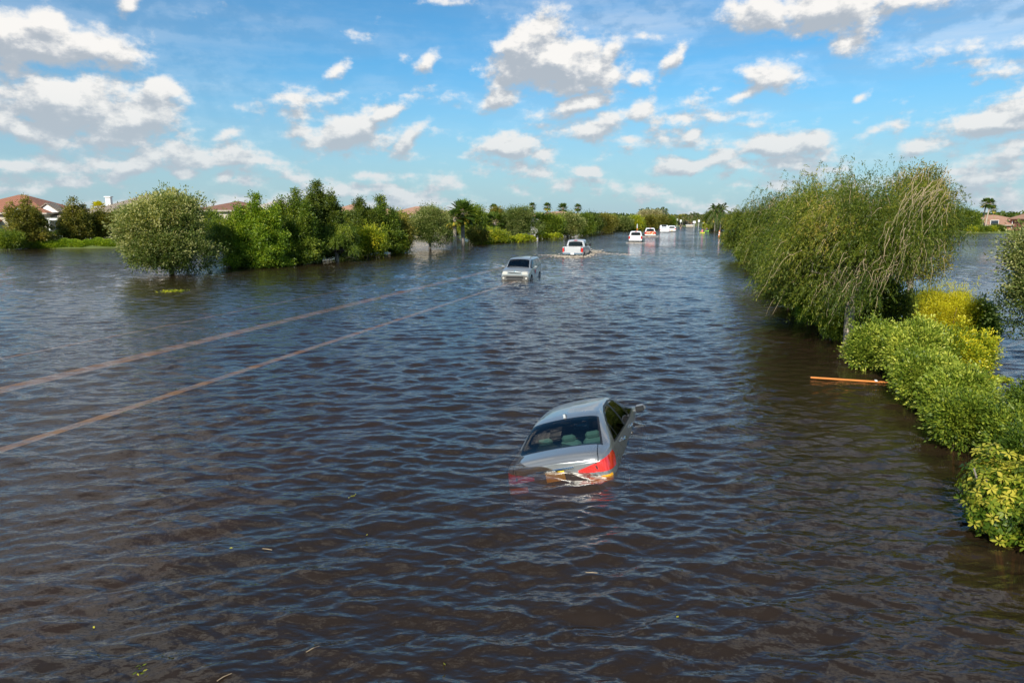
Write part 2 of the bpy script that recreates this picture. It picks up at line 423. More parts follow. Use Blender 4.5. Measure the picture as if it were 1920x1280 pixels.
M_black = simple('black_trim', (.012, .012, .013), 0.45)
M_rubber = simple('tyre_rubber', (.018, .018, .018), 0.85)
M_rim = simple('alloy', (.45, .45, .46), 0.3, metal=0.9)
M_dark = simple('cabin_dark', (.02, .02, .022), 0.9)
M_beige = simple('beige_leather', (.46, .42, .29), 0.6)
M_chrome = simple('chrome', (.75, .75, .75), 0.12, metal=1.0)
M_grey = simple('grey_plastic', (.12, .115, .105), 0.6)
def lampmat(name, col, emit=0.0):
    def f(T, out):
        oc = T.n('ShaderNodeTexCoord').outputs['Object']
        w = T.n('ShaderNodeTexWave'); T.l(oc, w.inputs[0]); w.inputs['Scale'].default_value = 9; w.bands_direction = 'X'
        c = T.mix(T.m('MULTIPLY', w.outputs[1], .5), col, tuple(min(1, x * 1.6 + .03) for x in col))
        kw = {}
        return pbr(T, c, 0.12, coat=1.0, **({'Emission Color': (*col, 1), 'Emission Strength': emit} if emit else {}))
    return mat(name, f)
M_red = lampmat('red_lens', (.62, .02, .012))
M_amber = lampmat('amber_lens', (.95, .38, .01))
M_clear = lampmat('clear_lens', (.50, .48, .42))
M_yplate = simple('yellow_plate', (.90, .58, .02), 0.5)
M_plate = simple('white_plate', (.75, .75, .72), 0.5)

def chaikin(P, it=2):
    for _ in range(it):
        Q = [P[0]]
        for a, b in zip(P[:-1], P[1:]): Q += [a * .75 + b * .25, a * .25 + b * .75]
        Q.append(P[-1]); P = Q
    return P
def pchip(xk, yk, x):
    xk = np.array(xk, float); yk = np.array(yk, float); h = np.diff(xk); d = np.diff(yk, axis=0) / h[:, None]
    m = np.zeros_like(yk); m[0] = d[0]; m[-1] = d[-1]
    for i in range(1, len(xk) - 1):
        s = d[i - 1] * d[i]; m[i] = np.where(s > 0, 2 * s / (d[i - 1] + d[i] + 1e-12), 0)
    i = np.clip(np.searchsorted(xk, x) - 1, 0, len(xk) - 2); t = ((x - xk[i]) / h[i])[:, None]; hh = h[i][:, None]
    return (2*t**3-3*t**2+1)*yk[i] + (t**3-2*t**2+t)*hh*m[i] + (-2*t**3+3*t**2)*yk[i+1] + (t**3-t**2)*hh*m[i+1]
def inpoly(px, py, poly):
    r = np.zeros(len(px), bool); n = len(poly)
    for i in range(n):
        x1, y1 = poly[i]; x2, y2 = poly[(i + 1) % n]
        c = ((y1 > py) != (y2 > py)); 
        with np.errstate(divide='ignore', invalid='ignore'):
            r ^= c & (px < (x2 - x1) * (py - y1) / (y2 - y1 + 1e-12) + x1)
    return r
def loft(keys, dy, nsub=4, ncap=14, cap=(0.04, 0.04), crown=0.03):
    """keys: y, zb, wm, zm, wb, zb2, wr, zr ; returns grid of points (stations, section) over both sides"""
    K = np.array(keys, float); y = np.arange(K[0, 0], K[-1, 0] + dy * .5, dy)
    S = pchip(K[:, 0], K[:, 1:], y)
    G_ = []
    for yy, s in zip(y, S):
        zb, wm, zm, wb, zbl, wr, zr = s
        P = [np.array(q, float) for q in ((0, zb), (wm * .9, zb), (wm * .985, zb + .06), (wm, zm), ((wm + wb) / 2 + .008, (zm + zbl) / 2 + .03), (wb, zbl), (wb - .012, zbl + .015),
             ((wb + wr) / 2 + .018, (zbl + zr) / 2), (wr + .015, zr - .045), (wr - .06, zr - .004), (wr * .5, zr + crown * .75), (0, zr + crown))]
        P = chaikin(P, 2)
        Q = []
        for a, b in zip(P[:-1], P[1:]):
            n = max(1, int(round(nsub * min(1, 1)))); Q += [a + (b - a) * k / n for k in range(n)]
        Q.append(P[-1]); Q = np.array(Q)
        pts = np.concatenate([np.stack([-Q[:0:-1, 0], np.full(len(Q) - 1, yy), Q[:0:-1, 1]], 1), np.stack([Q[:, 0], np.full(len(Q), yy), Q[:, 1]], 1)])
        # order: left roof centre -> left bottom centre -> right bottom -> right roof centre
        G_.append(pts)
    G_ = np.array(G_)
    def capst(g0, sgn, depthc):
        out = []
        for k in range(1, ncap + 1):
            t = k / ncap; g = g0.copy(); g[:, 0] *= 1 - t; g[:, 1] += sgn * depthc * (1 - (1 - t) ** 2.2); out.append(g)
        return out
    A = capst(G_[0], -1, cap[0])[::-1]; B = capst(G_[-1], 1, cap[1])
    return np.array(A + list(G_) + B)
def parts_from(Gd, rules, default, parent, mats, y_mid=None, thickness=None):
    """rules: list of (part, view, polygon or function, side) tested on face centres; later rules win"""
    n, m, _ = Gd.shape; V = Gd.reshape(-1, 3)
    i, j = np.meshgrid(np.arange(n - 1), np.arange(m - 1), indexing='ij')
    F = np.stack([i * m + j, i * m + j + 1, (i + 1) * m + j + 1, (i + 1) * m + j], -1).reshape(-1, 4)
    c = V[F].mean(1); nr = np.cross(V[F[:, 2]] - V[F[:, 0]], V[F[:, 3]] - V[F[:, 1]]); ln = np.linalg.norm(nr, axis=1); nr /= ln[:, None] + 1e-12
    if (nr * (c - V.mean(0))).sum() < 0: F = F[:, ::-1]; nr = -nr
    lab = np.zeros(len(F), int); names = [default]
    for part, view, poly, side in rules:
        if part not in names: names.append(part)
        if view == 'side': k = inpoly(c[:, 1], c[:, 2], poly) & (np.abs(nr[:, 0]) > .45)
        elif view == 'rear': k = inpoly(c[:, 0], c[:, 2], poly) & (nr[:, 1] < -.25)
        elif view == 'front': k = inpoly(c[:, 0], c[:, 2], poly) & (nr[:, 1] > .25)
        elif view == 'top': k = inpoly(c[:, 0], c[:, 1], poly) & (nr[:, 2] > .25)
        elif view == 'low': k = c[:, 2] < poly
        else: k = poly(c, nr)
        if side: k &= c[:, 0] * side > 0
        lab[k] = names.index(part)
    res = {}
    if 'panel_gap' in names:      # shut lines are drawn in the body's own mesh
        gi, kk = names.index('panel_gap'), lab == names.index('panel_gap'); lab[kk] = 0
    else: kk = np.zeros(len(F), bool)
    for q, nm in enumerate(names):
        if nm in ('cut', 'panel_gap'): continue
        f = F[lab == q]
        if len(f) == 0: continue
        groups = [f]
        key = nm.split('#')[0]
        u, inv = np.unique(f, return_inverse=True)
        if q == 0: o = mesh_np(key, V[u], inv.reshape(f.shape), None, parent, smooth=True, mats=[mats[default], M_black], midx=kk[lab == 0].astype(int))
        else: o = mesh_np(key, V[u], inv.reshape(f.shape), mats.get(key, mats[default]), parent, smooth=True)
        res[nm] = o
    return res
def wheel(parent, x, y, z, r, w=0.22, side=1):
    t = MB(); hw = w / 2
    t.lathe([(r * .62, -hw * .9), (r * .9, -hw), (r, -hw * .7), (r, hw * .7), (r * .9, hw), (r * .62, hw * .9)], (x, y, z), 'x', 32)
    wh = t.build('wheel', M_rubber, parent, True)
    q = MB(); xo = x + side * hw * .75
    q.lathe([(0.0, side * hw * .55), (r * .12, side * hw * .6), (r * .14, side * hw * .45)], (x, y, z), 'x', 20)
    q.lathe([(r * .54, 0), (r * .60, side * hw * .9), (r * .65, side * hw * .92), (r * .66, 0)], (x, y, z), 'x', 32)
    for k in range(5):
        a = 2 * pi * k / 5; ca, sa = cos(a), sin(a)
        q.tube([(x + side * hw * .5, y + r * .1 * ca, z + r * .1 * sa), (x + side * hw * .7, y + r * .56 * ca, z + r * .56 * sa)], [r * .07, r * .055], 6)
    q.build('rim', M_rim, wh)
    return wh
def circ(cy, cz, r, n=24, a0=0, a1=2 * pi): return [(cy + r * cos(a0 + (a1 - a0) * k / n), cz + r * sin(a0 + (a1 - a0) * k / n)) for k in range(n + 1)]

# ---- the half sunken saloon
def sunken_saloon():
    t = thing('saloon_car', 'silver four-door saloon car half sunk and tilted in the brown water, trunk towards the viewer', 'car')
    keys = [(0.10, .34, .80, .60, .76, .86, .64, .955), (0.14, .30, .84, .60, .79, .90, .68, 1.00), (0.22, .27, .875, .60, .82, .93, .71, 1.04), (0.38, .23, .905, .60, .85, .955, .73, 1.065),
            (0.54, .21, .915, .60, .865, .96, .735, 1.085), (1.30, .20, .918, .60, .872, .955, .60, 1.385), (1.60, .20, .918, .60, .875, .95, .585, 1.43), (2.1, .20, .918, .60, .878, .94, .56, 1.455), (2.7, .20, .918, .60, .875, .93, .56, 1.43),
            (3.0, .20, .918, .60, .87, .92, .565, 1.37), (3.72, .20, .915, .60, .855, .91, .67, 1.03), (4.2, .22, .90, .58, .82, .86, .66, .93), (4.6, .25, .85, .56, .74, .76, .58, .80), (4.8, .30, .76, .52, .66, .64, .52, .68)]
    Gd = loft(keys, 0.016, 5, 30, (0.03, 0.05), 0.028)
    # the curve of the tail lamp across the corner, and the window outline
    R = []
    gh = [(.93, 1.0), (1.12, 1.10), (1.38, 1.235), (1.65, 1.325), (2.0, 1.375), (2.5, 1.375), (2.8, 1.33), (3.1, 1.22), (3.42, 1.06), (3.5, .985), (2.6, .975), (1.6, .985)]
    R.append(('window_frame', 'side', [(.86, .975), (1.08, 1.12), (1.36, 1.265), (1.65, 1.355), (2.0, 1.405), (2.5, 1.405), (2.84, 1.36), (3.14, 1.24), (3.5, 1.07), (3.6, .965), (2.6, .955), (1.6, .965)], 0))
    for nm, a, b in (('quarter_window', .0, 1.245), ('rear_door_window', 1.275, 2.10), ('front_door_window', 2.20, 4)):
        # clip the outline between two slanted posts
        def fn(c, nr, a=a, b=b):
            yy = c[:, 1] + (c[:, 2] - 1.0) * (-.35)
            k = inpoly(c[:, 1], c[:, 2], gh) & (np.abs(nr[:, 0]) > .3) & (yy > a) & (yy < b)
            return k
        R.append((nm + '#r', 'fn', lambda c, nr, f=fn: f(c, nr) & (c[:, 0] > 0), 0)); R.append((nm + '#l', 'fn', lambda c, nr, f=fn: f(c, nr) & (c[:, 0] < 0), 0))
    rg = lambda c, nr: (c[:, 1] > .555) & (c[:, 1] < 1.30) & (np.abs(c[:, 0]) < .695 - .125 * (c[:, 1] - .55) / .75) & (c[:, 2] > 1.04) & (nr[:, 2] > .3)
    rgf = lambda c, nr: (c[:, 1] > .52) & (c[:, 1] < 1.32) & (np.abs(c[:, 0]) < .735 - .135 * (c[:, 1] - .52) / .8) & (c[:, 2] > 1.02) & (nr[:, 2] > .3)
    R.append(('window_seal', 'fn', rgf, 0)); R.append(('rear_window', 'fn', rg, 0))
    R.append(('windshield', 'fn', lambda c, nr: (c[:, 1] > 3.02) & (c[:, 1] < 3.66) & (np.abs(c[:, 0]) < .52 + .10 * (c[:, 1] - 3.02) / .64) & (nr[:, 2] > .3) & (c[:, 2] > 1.02), 0))
    # seams
    R.append(('panel_gap', 'fn', lambda c, nr: (np.abs(np.abs(c[:, 0]) - (.66 + .10 * (0.5 - c[:, 1]))) < .007) & (c[:, 1] < .52) & (nr[:, 2] > .3) & (c[:, 2] > .9), 0))
    R.append(('panel_gap', 'fn', lambda c, nr: (np.abs(c[:, 1] - .50) < .008) & (np.abs(c[:, 0]) < .66) & (nr[:, 2] > .3), 0))
    for yd in (2.17, 3.28): R.append(('panel_gap', 'side', [(yd - .03, .955), (yd - .015, .955), (yd + .035, .35), (yd + .02, .35)], 0))
    R.append(('panel_gap', 'side', [(1.03, .97), (1.045, .97), (1.30, .72), (1.42, .35), (1.405, .35), (1.285, .72)], 0))
    # lamps wrap from the boot lid round the corner
    def lamp(c, nr, s):
        ax = c[:, 0] * s; top = .955 - .135 * np.clip((.87 - ax) / .5, 0, 1) ** .9; bot = .735 + .03 * np.clip((.86 - ax) / .5, 0, 1)
        side = (c[:, 1] > .15) & (np.abs(nr[:, 0]) > .4)
        lim = .56 - .9 * np.abs(c[:, 2] - .90)
        return (ax > .36) & (c[:, 2] < top) & (c[:, 2] > bot) & (c[:, 1] < lim) & (nr[:, 2] < .93)
    R.append(('tail_lamp#r', 'fn', lambda c, nr: lamp(c, nr, 1), 0)); R.append(('tail_lamp#l', 'fn', lambda c, nr: lamp(c, nr, -1), 0))
    for sg_ in (1, -1): R.append(('indicator_lamp#%d' % sg_, 'fn', lambda c, nr, sg_=sg_: (c[:, 0] * sg_ > .50) & (c[:, 0] * sg_ < .86) & (c[:, 2] > .59) & (c[:, 2] < .685) & (c[:, 1] < .4), 0))
    R.append(('panel_gap', 'fn', lambda c, nr: (np.abs(np.abs(c[:, 0]) - .655) < .007) & (c[:, 1] < .2) & (c[:, 2] > .7) & (c[:, 2] < .95), 0))
    for wy in (1.04, 3.83): R.append(('cut', 'side', circ(wy, .33, .365), 0))
    R.append(('head_lamp#r', 'fn', lambda c, nr: (c[:, 1] > 4.35) & (c[:, 2] > .60) & (c[:, 2] < .74) & (c[:, 0] > .42), 0)); R.append(('head_lamp#l', 'fn', lambda c, nr: (c[:, 1] > 4.35) & (c[:, 2] > .60) & (c[:, 2] < .74) & (c[:, 0] < -.42), 0))
    mats = dict(body=M_silver, window_frame=M_black, quarter_window=M_glassd, rear_door_window=M_glassd, front_door_window=M_glassd, window_seal=M_black, rear_window=M_glass, windshield=M_glass, panel_gap=M_black, tail_lamp=M_red, head_lamp=M_clear, indicator_lamp=M_amber)
    parts_from(Gd, R, 'body', t, mats)
    # cabin: floor, parcel shelf, bench with three head rests, front seats, dash
    MB().box((0, 2.3, .38), (1.5, 3.2, .04)).box((0, 3.42, .78), (1.36, .35, .26), bev=.05).box((0, 1.0, .90), (1.30, .5, .05)).build('cabin_floor', M_dark, t)
    b = MB()
    sl = Matrix.Rotation(radians(14), 3, 'X')
    b.box((0, 1.66, .58), (1.28, .52, .16), bev=.05)
    for x in (-.43, 0, .43): b.box((x, 1.38, .80), (.40, .14, .46), rot=sl, bev=.06)
    b.build('rear_bench', M_beige, t)
    for x, w in ((-.43, .27), (0, .25), (.43, .27)): MB().box((x, 1.32, 1.065), (w, .10, .14), rot=sl, bev=.05).build('head_rest', M_beige, t)
    MB().box((0, .88, .955), (1.2, .52, .05), bev=.02).box((0, .78, .995), (.30, .07, .035), bev=.012).build('parcel_shelf', M_beige, t)
    for x in (-.38, .38):
        s_ = MB().box((x, 2.75, .56), (.5, .5, .14), bev=.05).box((x, 2.48, .88), (.48, .13, .6), rot=sl, bev=.06).box((x, 2.41, 1.24), (.26, .09, .15), rot=sl, bev=.04)
        s_.build('front_seat', M_beige, t)
    for s in (1, -1):
        for yy, zz in ((1.45, .885), (2.46, .875)):
            MB().box((s * .93, yy, zz), (.035, .20, .028), bev=.012).box((s * .915, yy - .075, zz), (.04, .03, .045), bev=.01).box((s * .915, yy + .075, zz), (.04, .03, .045), bev=.01).build('door_handle', M_chrome, t)
        mb = MB().box((s * .93, 3.21, .985), (.10, .05, .045), bev=.015)
        mb.box((s * 1.03, 3.19, 1.02), (.20, .11, .14), bev=.045)
        mi = mb.build('wing_mirror', M_silver, t, False)
        MB().box((s * 1.03, 3.131, 1.02), (.16, .008, .10), bev=.003).build('mirror_glass', M_black, mi)
        for yy in (1.04, 3.83): wheel(t, s * .80, yy, .33, .33, .21, s)
    f_ = [(0, 1.355, 1.425), (0, 1.385, 1.485), (0, 1.42, 1.487), (0, 1.46, 1.448), (0, 1.50, 1.43)]
    MB().prism([(1.35, 1.41), (1.37, 1.485), (1.40, 1.492), (1.47, 1.45), (1.50, 1.44), (1.50, 1.41)], -.02, .02, 'x').build('aerial', M_silver, t)
    MB().box((0, .03, .79), (.31, .012, .155), bev=.004).build('number_plate', M_yplate, t)
    MB().box((0, .06, .885), (.62, .03, .03), bev=.01).build('boot_trim', M_chrome, t)
    return t
car = sunken_saloon()
v_ = [radians(-16.68), radians(-3.36), radians(-15.0)]
Rz = Matrix.Rotation(v_[0], 4, 'Z'); Rx = Matrix.Rotation(v_[1], 4, 'X'); Ry = Matrix.Rotation(v_[2], 4, 'Y')
car.rotation_mode = 'QUATERNION'
car.rotation_quaternion = (Rz @ Rx @ Ry).to_quaternion(); car.location = (0.85, 9.88, -0.85)

# ---- boxy compact car, nose to the viewer (local nose = +y)
def compact():
    t = thing('compact_car', 'boxy light silver hatchback driving towards the viewer through the flood', 'car')
    keys = [(0, .36, .80, .62, .80, .98, .62, 1.50), (.06, .32, .84, .62, .85, 1.0, .66, 1.54), (.3, .27, .89, .62, .875, 1.02, .66, 1.575), (1.0, .24, .90, .62, .88, 1.02, .665, 1.60), (2.2, .24, .90, .62, .88, 1.0, .66, 1.60), (2.55, .24, .90, .62, .875, 1.0, .64, 1.565),
            (2.75, .24, .90, .62, .87, .99, .635, 1.50), (3.28, .24, .90, .62, .865, .98, .70, 1.085), (3.6, .26, .895, .60, .83, .95, .72, 1.03), (3.9, .28, .87, .58, .78, .88, .70, .95), (4.04, .30, .84, .56, .76, .82, .66, .87)]
    Gd = loft(keys, 0.03, 3, 22, (0.04, 0.09), 0.03)
    R = [('window_frame', 'side', [(.15, 1.02), (.25, 1.46), (.6, 1.50), (2.4, 1.50), (2.65, 1.43), (3.2, 1.05), (3.2, 1.02)], 0)]
    for nm, a, b in (('quarter_window', .22, .62), ('rear_door_window', .70, 1.5), ('front_door_window', 1.6, 3.1)):
        R += [(nm + '#%d' % s, 'side', [(a, 1.06), (a + .04, 1.45), (min(b, 2.45), 1.46), (b, 1.42 if b < 2.6 else 1.08), (b, 1.06)], s) for s in (1, -1)]
    R.append(('windshield', 'fn', lambda c, nr: (c[:, 1] > 2.70) & (c[:, 1] < 3.27) & (np.abs(c[:, 0]) < .615 + .08 * (c[:, 1] - 2.7) / .57) & (nr[:, 2] > .3) & (c[:, 2] > 1.06), 0))
    R.append(('rear_window', 'rear', [(-.55, 1.1), (.55, 1.1), (.5, 1.45), (-.5, 1.45)], 0))
    for s in (1, -1):
        R.append(('head_lamp#%d' % s, 'fn', lambda c, nr, s=s: (c[:, 1] > 3.72) & (c[:, 2] < .885) & (c[:, 2] > .72) & (c[:, 0] * s > .46) & (nr[:, 1] > .1), 0))
        R.append(('tail_lamp#%d' % s, 'fn', lambda c, nr, s=s: (c[:, 1] < .1) & (c[:, 2] < 1.4) & (c[:, 2] > .95) & (c[:, 0] * s > .62), 0))
    R.append(('upper_grille', 'front', [(-.38, .77), (.38, .77), (.40, .835), (-.40, .835)], 0))
    R.append(('bumper_surround', 'front', [(-.88, .30), (-.88, .50), (-.72, .64), (-.55, .665), (.55, .665), (.72, .64), (.88, .50), (.88, .30)], 0))
    R.append(('lower_grille', 'front', [(-.55, .46), (-.50, .60), (.50, .60), (.55, .46)], 0))
    R.append(('bumper_gap', 'front', [(-.5, .36), (-.45, .43), (.45, .43), (.5, .36)], 0))
    for wy in (.78, 3.35): R.append(('cut', 'side', circ(wy, .33, .37), 0))
    R += [('panel_gap', 'side', [(y_, 1.0), (y_ + .015, 1.0), (y_ + .015, .4), (y_, .4)], 0) for y_ in (1.55, 2.65)]
    mats = dict(body=M_soul, window_frame=M_black, quarter_window=M_glassd, rear_door_window=M_glassd, front_door_window=M_glassd, windshield=M_glass, rear_window=M_glassd, head_lamp=M_clear, tail_lamp=M_red,
                upper_grille=M_black, bumper_surround=M_grey, lower_grille=M_black, bumper_gap=M_black, panel_gap=M_black)
    parts_from(Gd, R, 'body', t, mats)
    MB().box((0, 2.0, .5), (1.5, 3.2, .05)).box((0, 2.95, .92), (1.45, .45, .2), bev=.05).build('dashboard', M_dark, t)
    for x in (-.38, .38): MB().box((x, 1.75, .95), (.48, .14, .75), bev=.06).box((x, 1.68, 1.38), (.26, .1, .18), bev=.04).build('front_seat', M_dark, t)
    MB().tube([(0.36 + .17 * cos(a), 2.62 + .05 * sin(a), 1.02 + .17 * sin(a)) for a in np.linspace(0, 2 * pi, 17)], .014, 6, False).build('steering_wheel', M_black, t)
    for s in (1, -1):
        mi = MB().box((s * .93, 2.78, 1.04), (.12, .06, .05), bev=.015).box((s * 1.03, 2.77, 1.09), (.22, .12, .15), bev=.045).build('wing_mirror', M_soul, t)
        MB().lathe([(0, 0), (.055, 0), (.065, -.02), (.06, -.05)], (s * .70, 4.105, .49), 'y', 16).build('fog_lamp', M_clear, t)
        for yy in (.78, 3.35): wheel(t, s * .80, yy, .33, .33, .21, s)
        for yy in (1.4, 2.4): MB().box((s * .895, yy, .90), (.03, .18, .03), bev=.01).build('door_handle', M_soul, t)
        MB().box((s * .60, 1.5, 1.655), (.03, 1.6, .03), bev=.01).box((s * .60, .75, 1.63), (.03, .05, .05)).box((s * .60, 2.25, 1.63), (.03, .05, .05)).build('roof_rail', M_black, t)
    # red badge decal on the near door: round emblem over a short line
    MB().lathe([(0, .0), (.115, .0), (.115, -.006), (0, -.006)], (-.915, 2.30, .80), 'x', 20).box((-.912, 2.30, .66), (.006, .26, .04)).build('door_decal', simple('red_decal', (.55, .03, .05), .5), t)
    MB().box((0, 4.125, .54), (.30, .012, .10), bev=.003).build('number_plate', M_grey, t)
    MB().lathe([(0, .0), (.07, .0), (.06, -.03)], (0, 4.05, .895), 'y', 16).build('badge', M_chrome, t)
    return t
soul = compact()
p = G(979, 521); soul.location = (p.x + .45, p.y + 2.3, -.36)
soul.rotation_euler = (0, 0, pi - radians(13.0))

# ---- pickup trucks, tail to the viewer (nose = +y)
def pickup(name, label, cat, paintm, tail=None, cap=None, group=None, bars=False, sc_=1.0):
    t = thing(name, label, cat, group=group)
    # lower body full length
    keys = [(0, .62, .93, .90, .97, 1.30, .94, 1.36), (.1, .58, .98, .90, .985, 1.30, .95, 1.37), (1.6, .52, 1.0, .90, .995, 1.28, .96, 1.37), (2.0, .50, 1.0, .90, .99, 1.25, .93, 1.33), (4.2, .50, 1.0, .9, .98, 1.22, .90, 1.28),
            (4.7, .52, 1.0, .9, .96, 1.20, .88, 1.28), (5.5, .55, .98, .88, .92, 1.12, .84, 1.20), (5.75, .6, .93, .86, .88, 1.02, .80, 1.08)]
    Gd = loft(keys, 0.06, 2, 14, (0.03, 0.08), 0.01)
    R = [('cut', 'top', [(-.84, .12), (.84, .12), (.84, 1.75), (-.84, 1.75)], 0)]
    for s in (1, -1):
        R.append(('tail_lamp#%d' % s, 'fn', lambda c, nr, s=s: (c[:, 1] < .2) & (c[:, 2] < 1.27) & (c[:, 2] > .86) & (c[:, 0] * s > .80), 0))
    R.append(('panel_gap', 'fn', lambda c, nr: (c[:, 1] < .0) & (np.abs(np.abs(c[:, 0]) - .785) < .018) & (c[:, 2] > .8), 0))
    R.append(('tailgate', 'fn', lambda c, nr: (c[:, 1] < .06) & (np.abs(c[:, 0]) < .765) & (c[:, 2] > .80), 0))
    for wy in (1.05, 4.75): R.append(('cut', 'side', circ(wy, .42, .50), 0))
    R += [('panel_gap', 'side', [(y_, 1.25), (y_ + .03, 1.25), (y_ + .03, .6), (y_, .6)], 0) for y_ in (1.85, 2.8, 3.85)]
    mats = dict(body=paintm, tail_lamp=M_red, panel_gap=M_black, tailgate=tail or paintm, cab=paintm)
    parts_from(Gd, R, 'body', t, mats)
    MB().box((0, .95, .95), (1.66, 1.62, .04)).box((-.84, .95, 1.15), (.03, 1.62, .4)).box((.84, .95, 1.15), (.03, 1.62, .4)).box((0, 1.76, 1.15), (1.66, .03, .4)).box((0, .13, 1.15), (1.66, .03, .4)).build('load_bed', M_black, t)
    keys = [(1.80, 1.15, .92, 1.2, .92, 1.27, .70, 1.78), (1.86, 1.15, .93, 1.2, .93, 1.28, .74, 1.88), (2.2, 1.15, .94, 1.2, .935, 1.28, .75, 1.94), (3.1, 1.15, .94, 1.2, .935, 1.26, .75, 1.95), (3.6, 1.15, .93, 1.18, .93, 1.25, .74, 1.88), (4.35, 1.12, .90, 1.16, .90, 1.22, .80, 1.29)]
    Gc = loft(keys, 0.045, 2, 18, (0.03, 0.02), 0.02)
    R = [('rear_window', 'rear', [(-.70, 1.38), (.70, 1.38), (.64, 1.80), (-.64, 1.80)], 0)]
    for s in (1, -1):
        R.append(('rear_door_window#%d' % s, 'side', [(1.95, 1.33), (2.05, 1.80), (2.72, 1.83), (2.72, 1.33)], s))
        R.append(('front_door_window#%d' % s, 'side', [(2.82, 1.33), (2.82, 1.83), (3.4, 1.80), (3.95, 1.42), (3.95, 1.33)], s))
    R.append(('windshield', 'fn', lambda c, nr: (c[:, 1] > 3.62) & (c[:, 1] < 4.3) & (np.abs(c[:, 0]) < .72) & (nr[:, 2] > .3), 0))
    parts_from(Gc, R, 'cab', t, dict(cab=paintm, rear_window=M_glassd, rear_door_window=M_glassd, front_door_window=M_glassd, windshield=M_glassd))
    MB().box((0, 1.79, 1.90), (.32, .05, .05), bev=.015).build('brake_light', M_red, t)
    MB().box((0, -.10, .70), (1.86, .17, .20), bev=.05).build('bumper', M_chrome if paintm is not M_white else M_white, t)
    MB().box((0, -.195, .72), (.32, .012, .16), bev=.004).build('number_plate', M_plate, t)
    MB().tube([(0, -.1, .55), (0, -.27, .55), (0, -.27, .62)], .035, 8).build('tow_hitch', M_black, t)
    MB().box((0, 1.6, .55), (1.3, 3.0, .22)).build('chassis', M_dark, t)
    for s in (1, -1):
        mi = MB().box((s * 1.02, 3.72, 1.36), (.16, .07, .06), bev=.02).box((s * 1.15, 3.72, 1.42), (.20, .12, .26), bev=.045).build('wing_mirror', M_black, t)
        for yy in (1.05, 4.75): wheel(t, s * .86, yy, .42, .42, .27, s)
        MB().tube([(s * 1.02, 2.0, .5), (s * 1.04, 2.1, .45), (s * 1.04, 3.8, .45), (s * 1.02, 3.9, .5)], .04, 8).build('side_step', M_black, t)
        for yy in (2.7, 3.7): MB().box((s * .995, yy - .2, 1.16), (.03, .18, .035), bev=.01).build('door_handle', M_black, t)
        MB().lathe([(0, 0), (.09, 0), (.1, -.03), (.1, -.1)], (s * .72, 5.84, .95), 'y', 16).build('head_lamp', M_clear, t)
    return t
def put(o, px, py, sink, yaw=0.0):
    """near end at the photograph's waterline; yaw to the right of straight away"""
    p = G(px, py); o.location = (p.x + sin(radians(yaw)) * .1, p.y, -sink); o.rotation_euler = (0, 0, -radians(yaw)); return o
# heading of the road at their place: towards its vanishing point
f150 = pickup('pickup_truck', 'silver crew-cab pickup driving away just beyond the boxy hatchback, splashing foam round its wheels', 'pickup', M_truck)
put(f150, 1073, 481, .46, 14)
wt = pickup('pickup_truck', 'white pickup with a plain white tailgate, second truck down the flooded road', 'pickup', M_white, group='white trucks far down the flooded road')
put(wt, 1191, 453, .50, 11)
def banner(T, out):
    oc = T.n('ShaderNodeTexCoord').outputs['Object']; s = T.n('ShaderNodeSeparateXYZ'); T.l(oc, s.inputs[0])
    w = T.n('ShaderNodeTexChecker'); T.l(oc, w.inputs[0]); w.inputs['Scale'].default_value = 3.3
    n = T.noise(oc, 6, 2, .5)
    c = T.mix(T.smooth(n, .52, .58), (.78, .10, .02), (.80, .62, .45))
    return pbr(T, c, .45)
rt = pickup('pickup_truck', 'white pickup with an orange-red patterned tailgate, third truck down the flooded road', 'pickup', M_white, tail=mat('orange_tailgate_panel', banner), group='white trucks far down the flooded road')
put(rt, 1219, 443, .50, 10)
lt = MB()
# white van-bodied truck and a white estate far down the road
def box_truck():
    t = thing('utility_truck', 'white truck with a slanted white load cover, behind the pickup with the orange tailgate', 'truck', group=None)
    keys = [(0, .55, 1.0, .9, 1.03, 1.3, 1.0, 1.42), (.1, .5, 1.05, .9, 1.07, 1.3, 1.0, 1.45), (2.6, .5, 1.05, .9, 1.07, 1.3, .98, 1.62), (3.0, .5, 1.05, .9, 1.05, 1.3, .82, 2.0), (4.3, .5, 1.05, .9, 1.03, 1.3, .82, 2.02), (5.1, .5, 1.02, .9, 1.0, 1.25, .86, 1.38), (6.1, .55, 1.0, .88, .94, 1.1, .88, 1.18)]
    Gd = loft(keys, .08, 2, 10, (.03, .06), .02)
    R = [('rear_window', 'fn', lambda c, nr: (c[:, 1] > 2.72) & (c[:, 1] < 2.95) & (np.abs(c[:, 0]) < .55) & (c[:, 2] > 1.66), 0)]
    for s in (1, -1):
        R.append(('side_window#%d' % s, 'side', [(3.1, 1.4), (3.15, 1.85), (4.25, 1.85), (4.75, 1.45), (4.7, 1.4)], s))
        R.append(('tail_lamp#%d' % s, 'fn', lambda c, nr, s=s: (c[:, 1] < .1) & (c[:, 2] < 1.1) & (c[:, 2] > .85) & (c[:, 0] * s > .88), 0))
    for wy in (1.15, 5.0): R.append(('cut', 'side', circ(wy, .42, .5), 0))
    parts_from(Gd, R, 'body', t, dict(body=M_white, rear_window=M_glassd, side_window=M_glassd, tail_lamp=M_red))
    MB().box((.1, .9, 1.60), (.7, .25, .06)).box((-.4, 1.1, 1.60), (.3, .12, .10)).build('load_strap', M_black, t)
    MB().box((0, -.1, .68), (1.9, .16, .2), bev=.04).build('bumper', M_white, t)
    for s in (1, -1):
        for yy in (1.15, 5.0): wheel(t, s * .9, yy, .42, .42, .27, s)
    return t
put(box_truck(), 1246, 435.5, .5, 9)
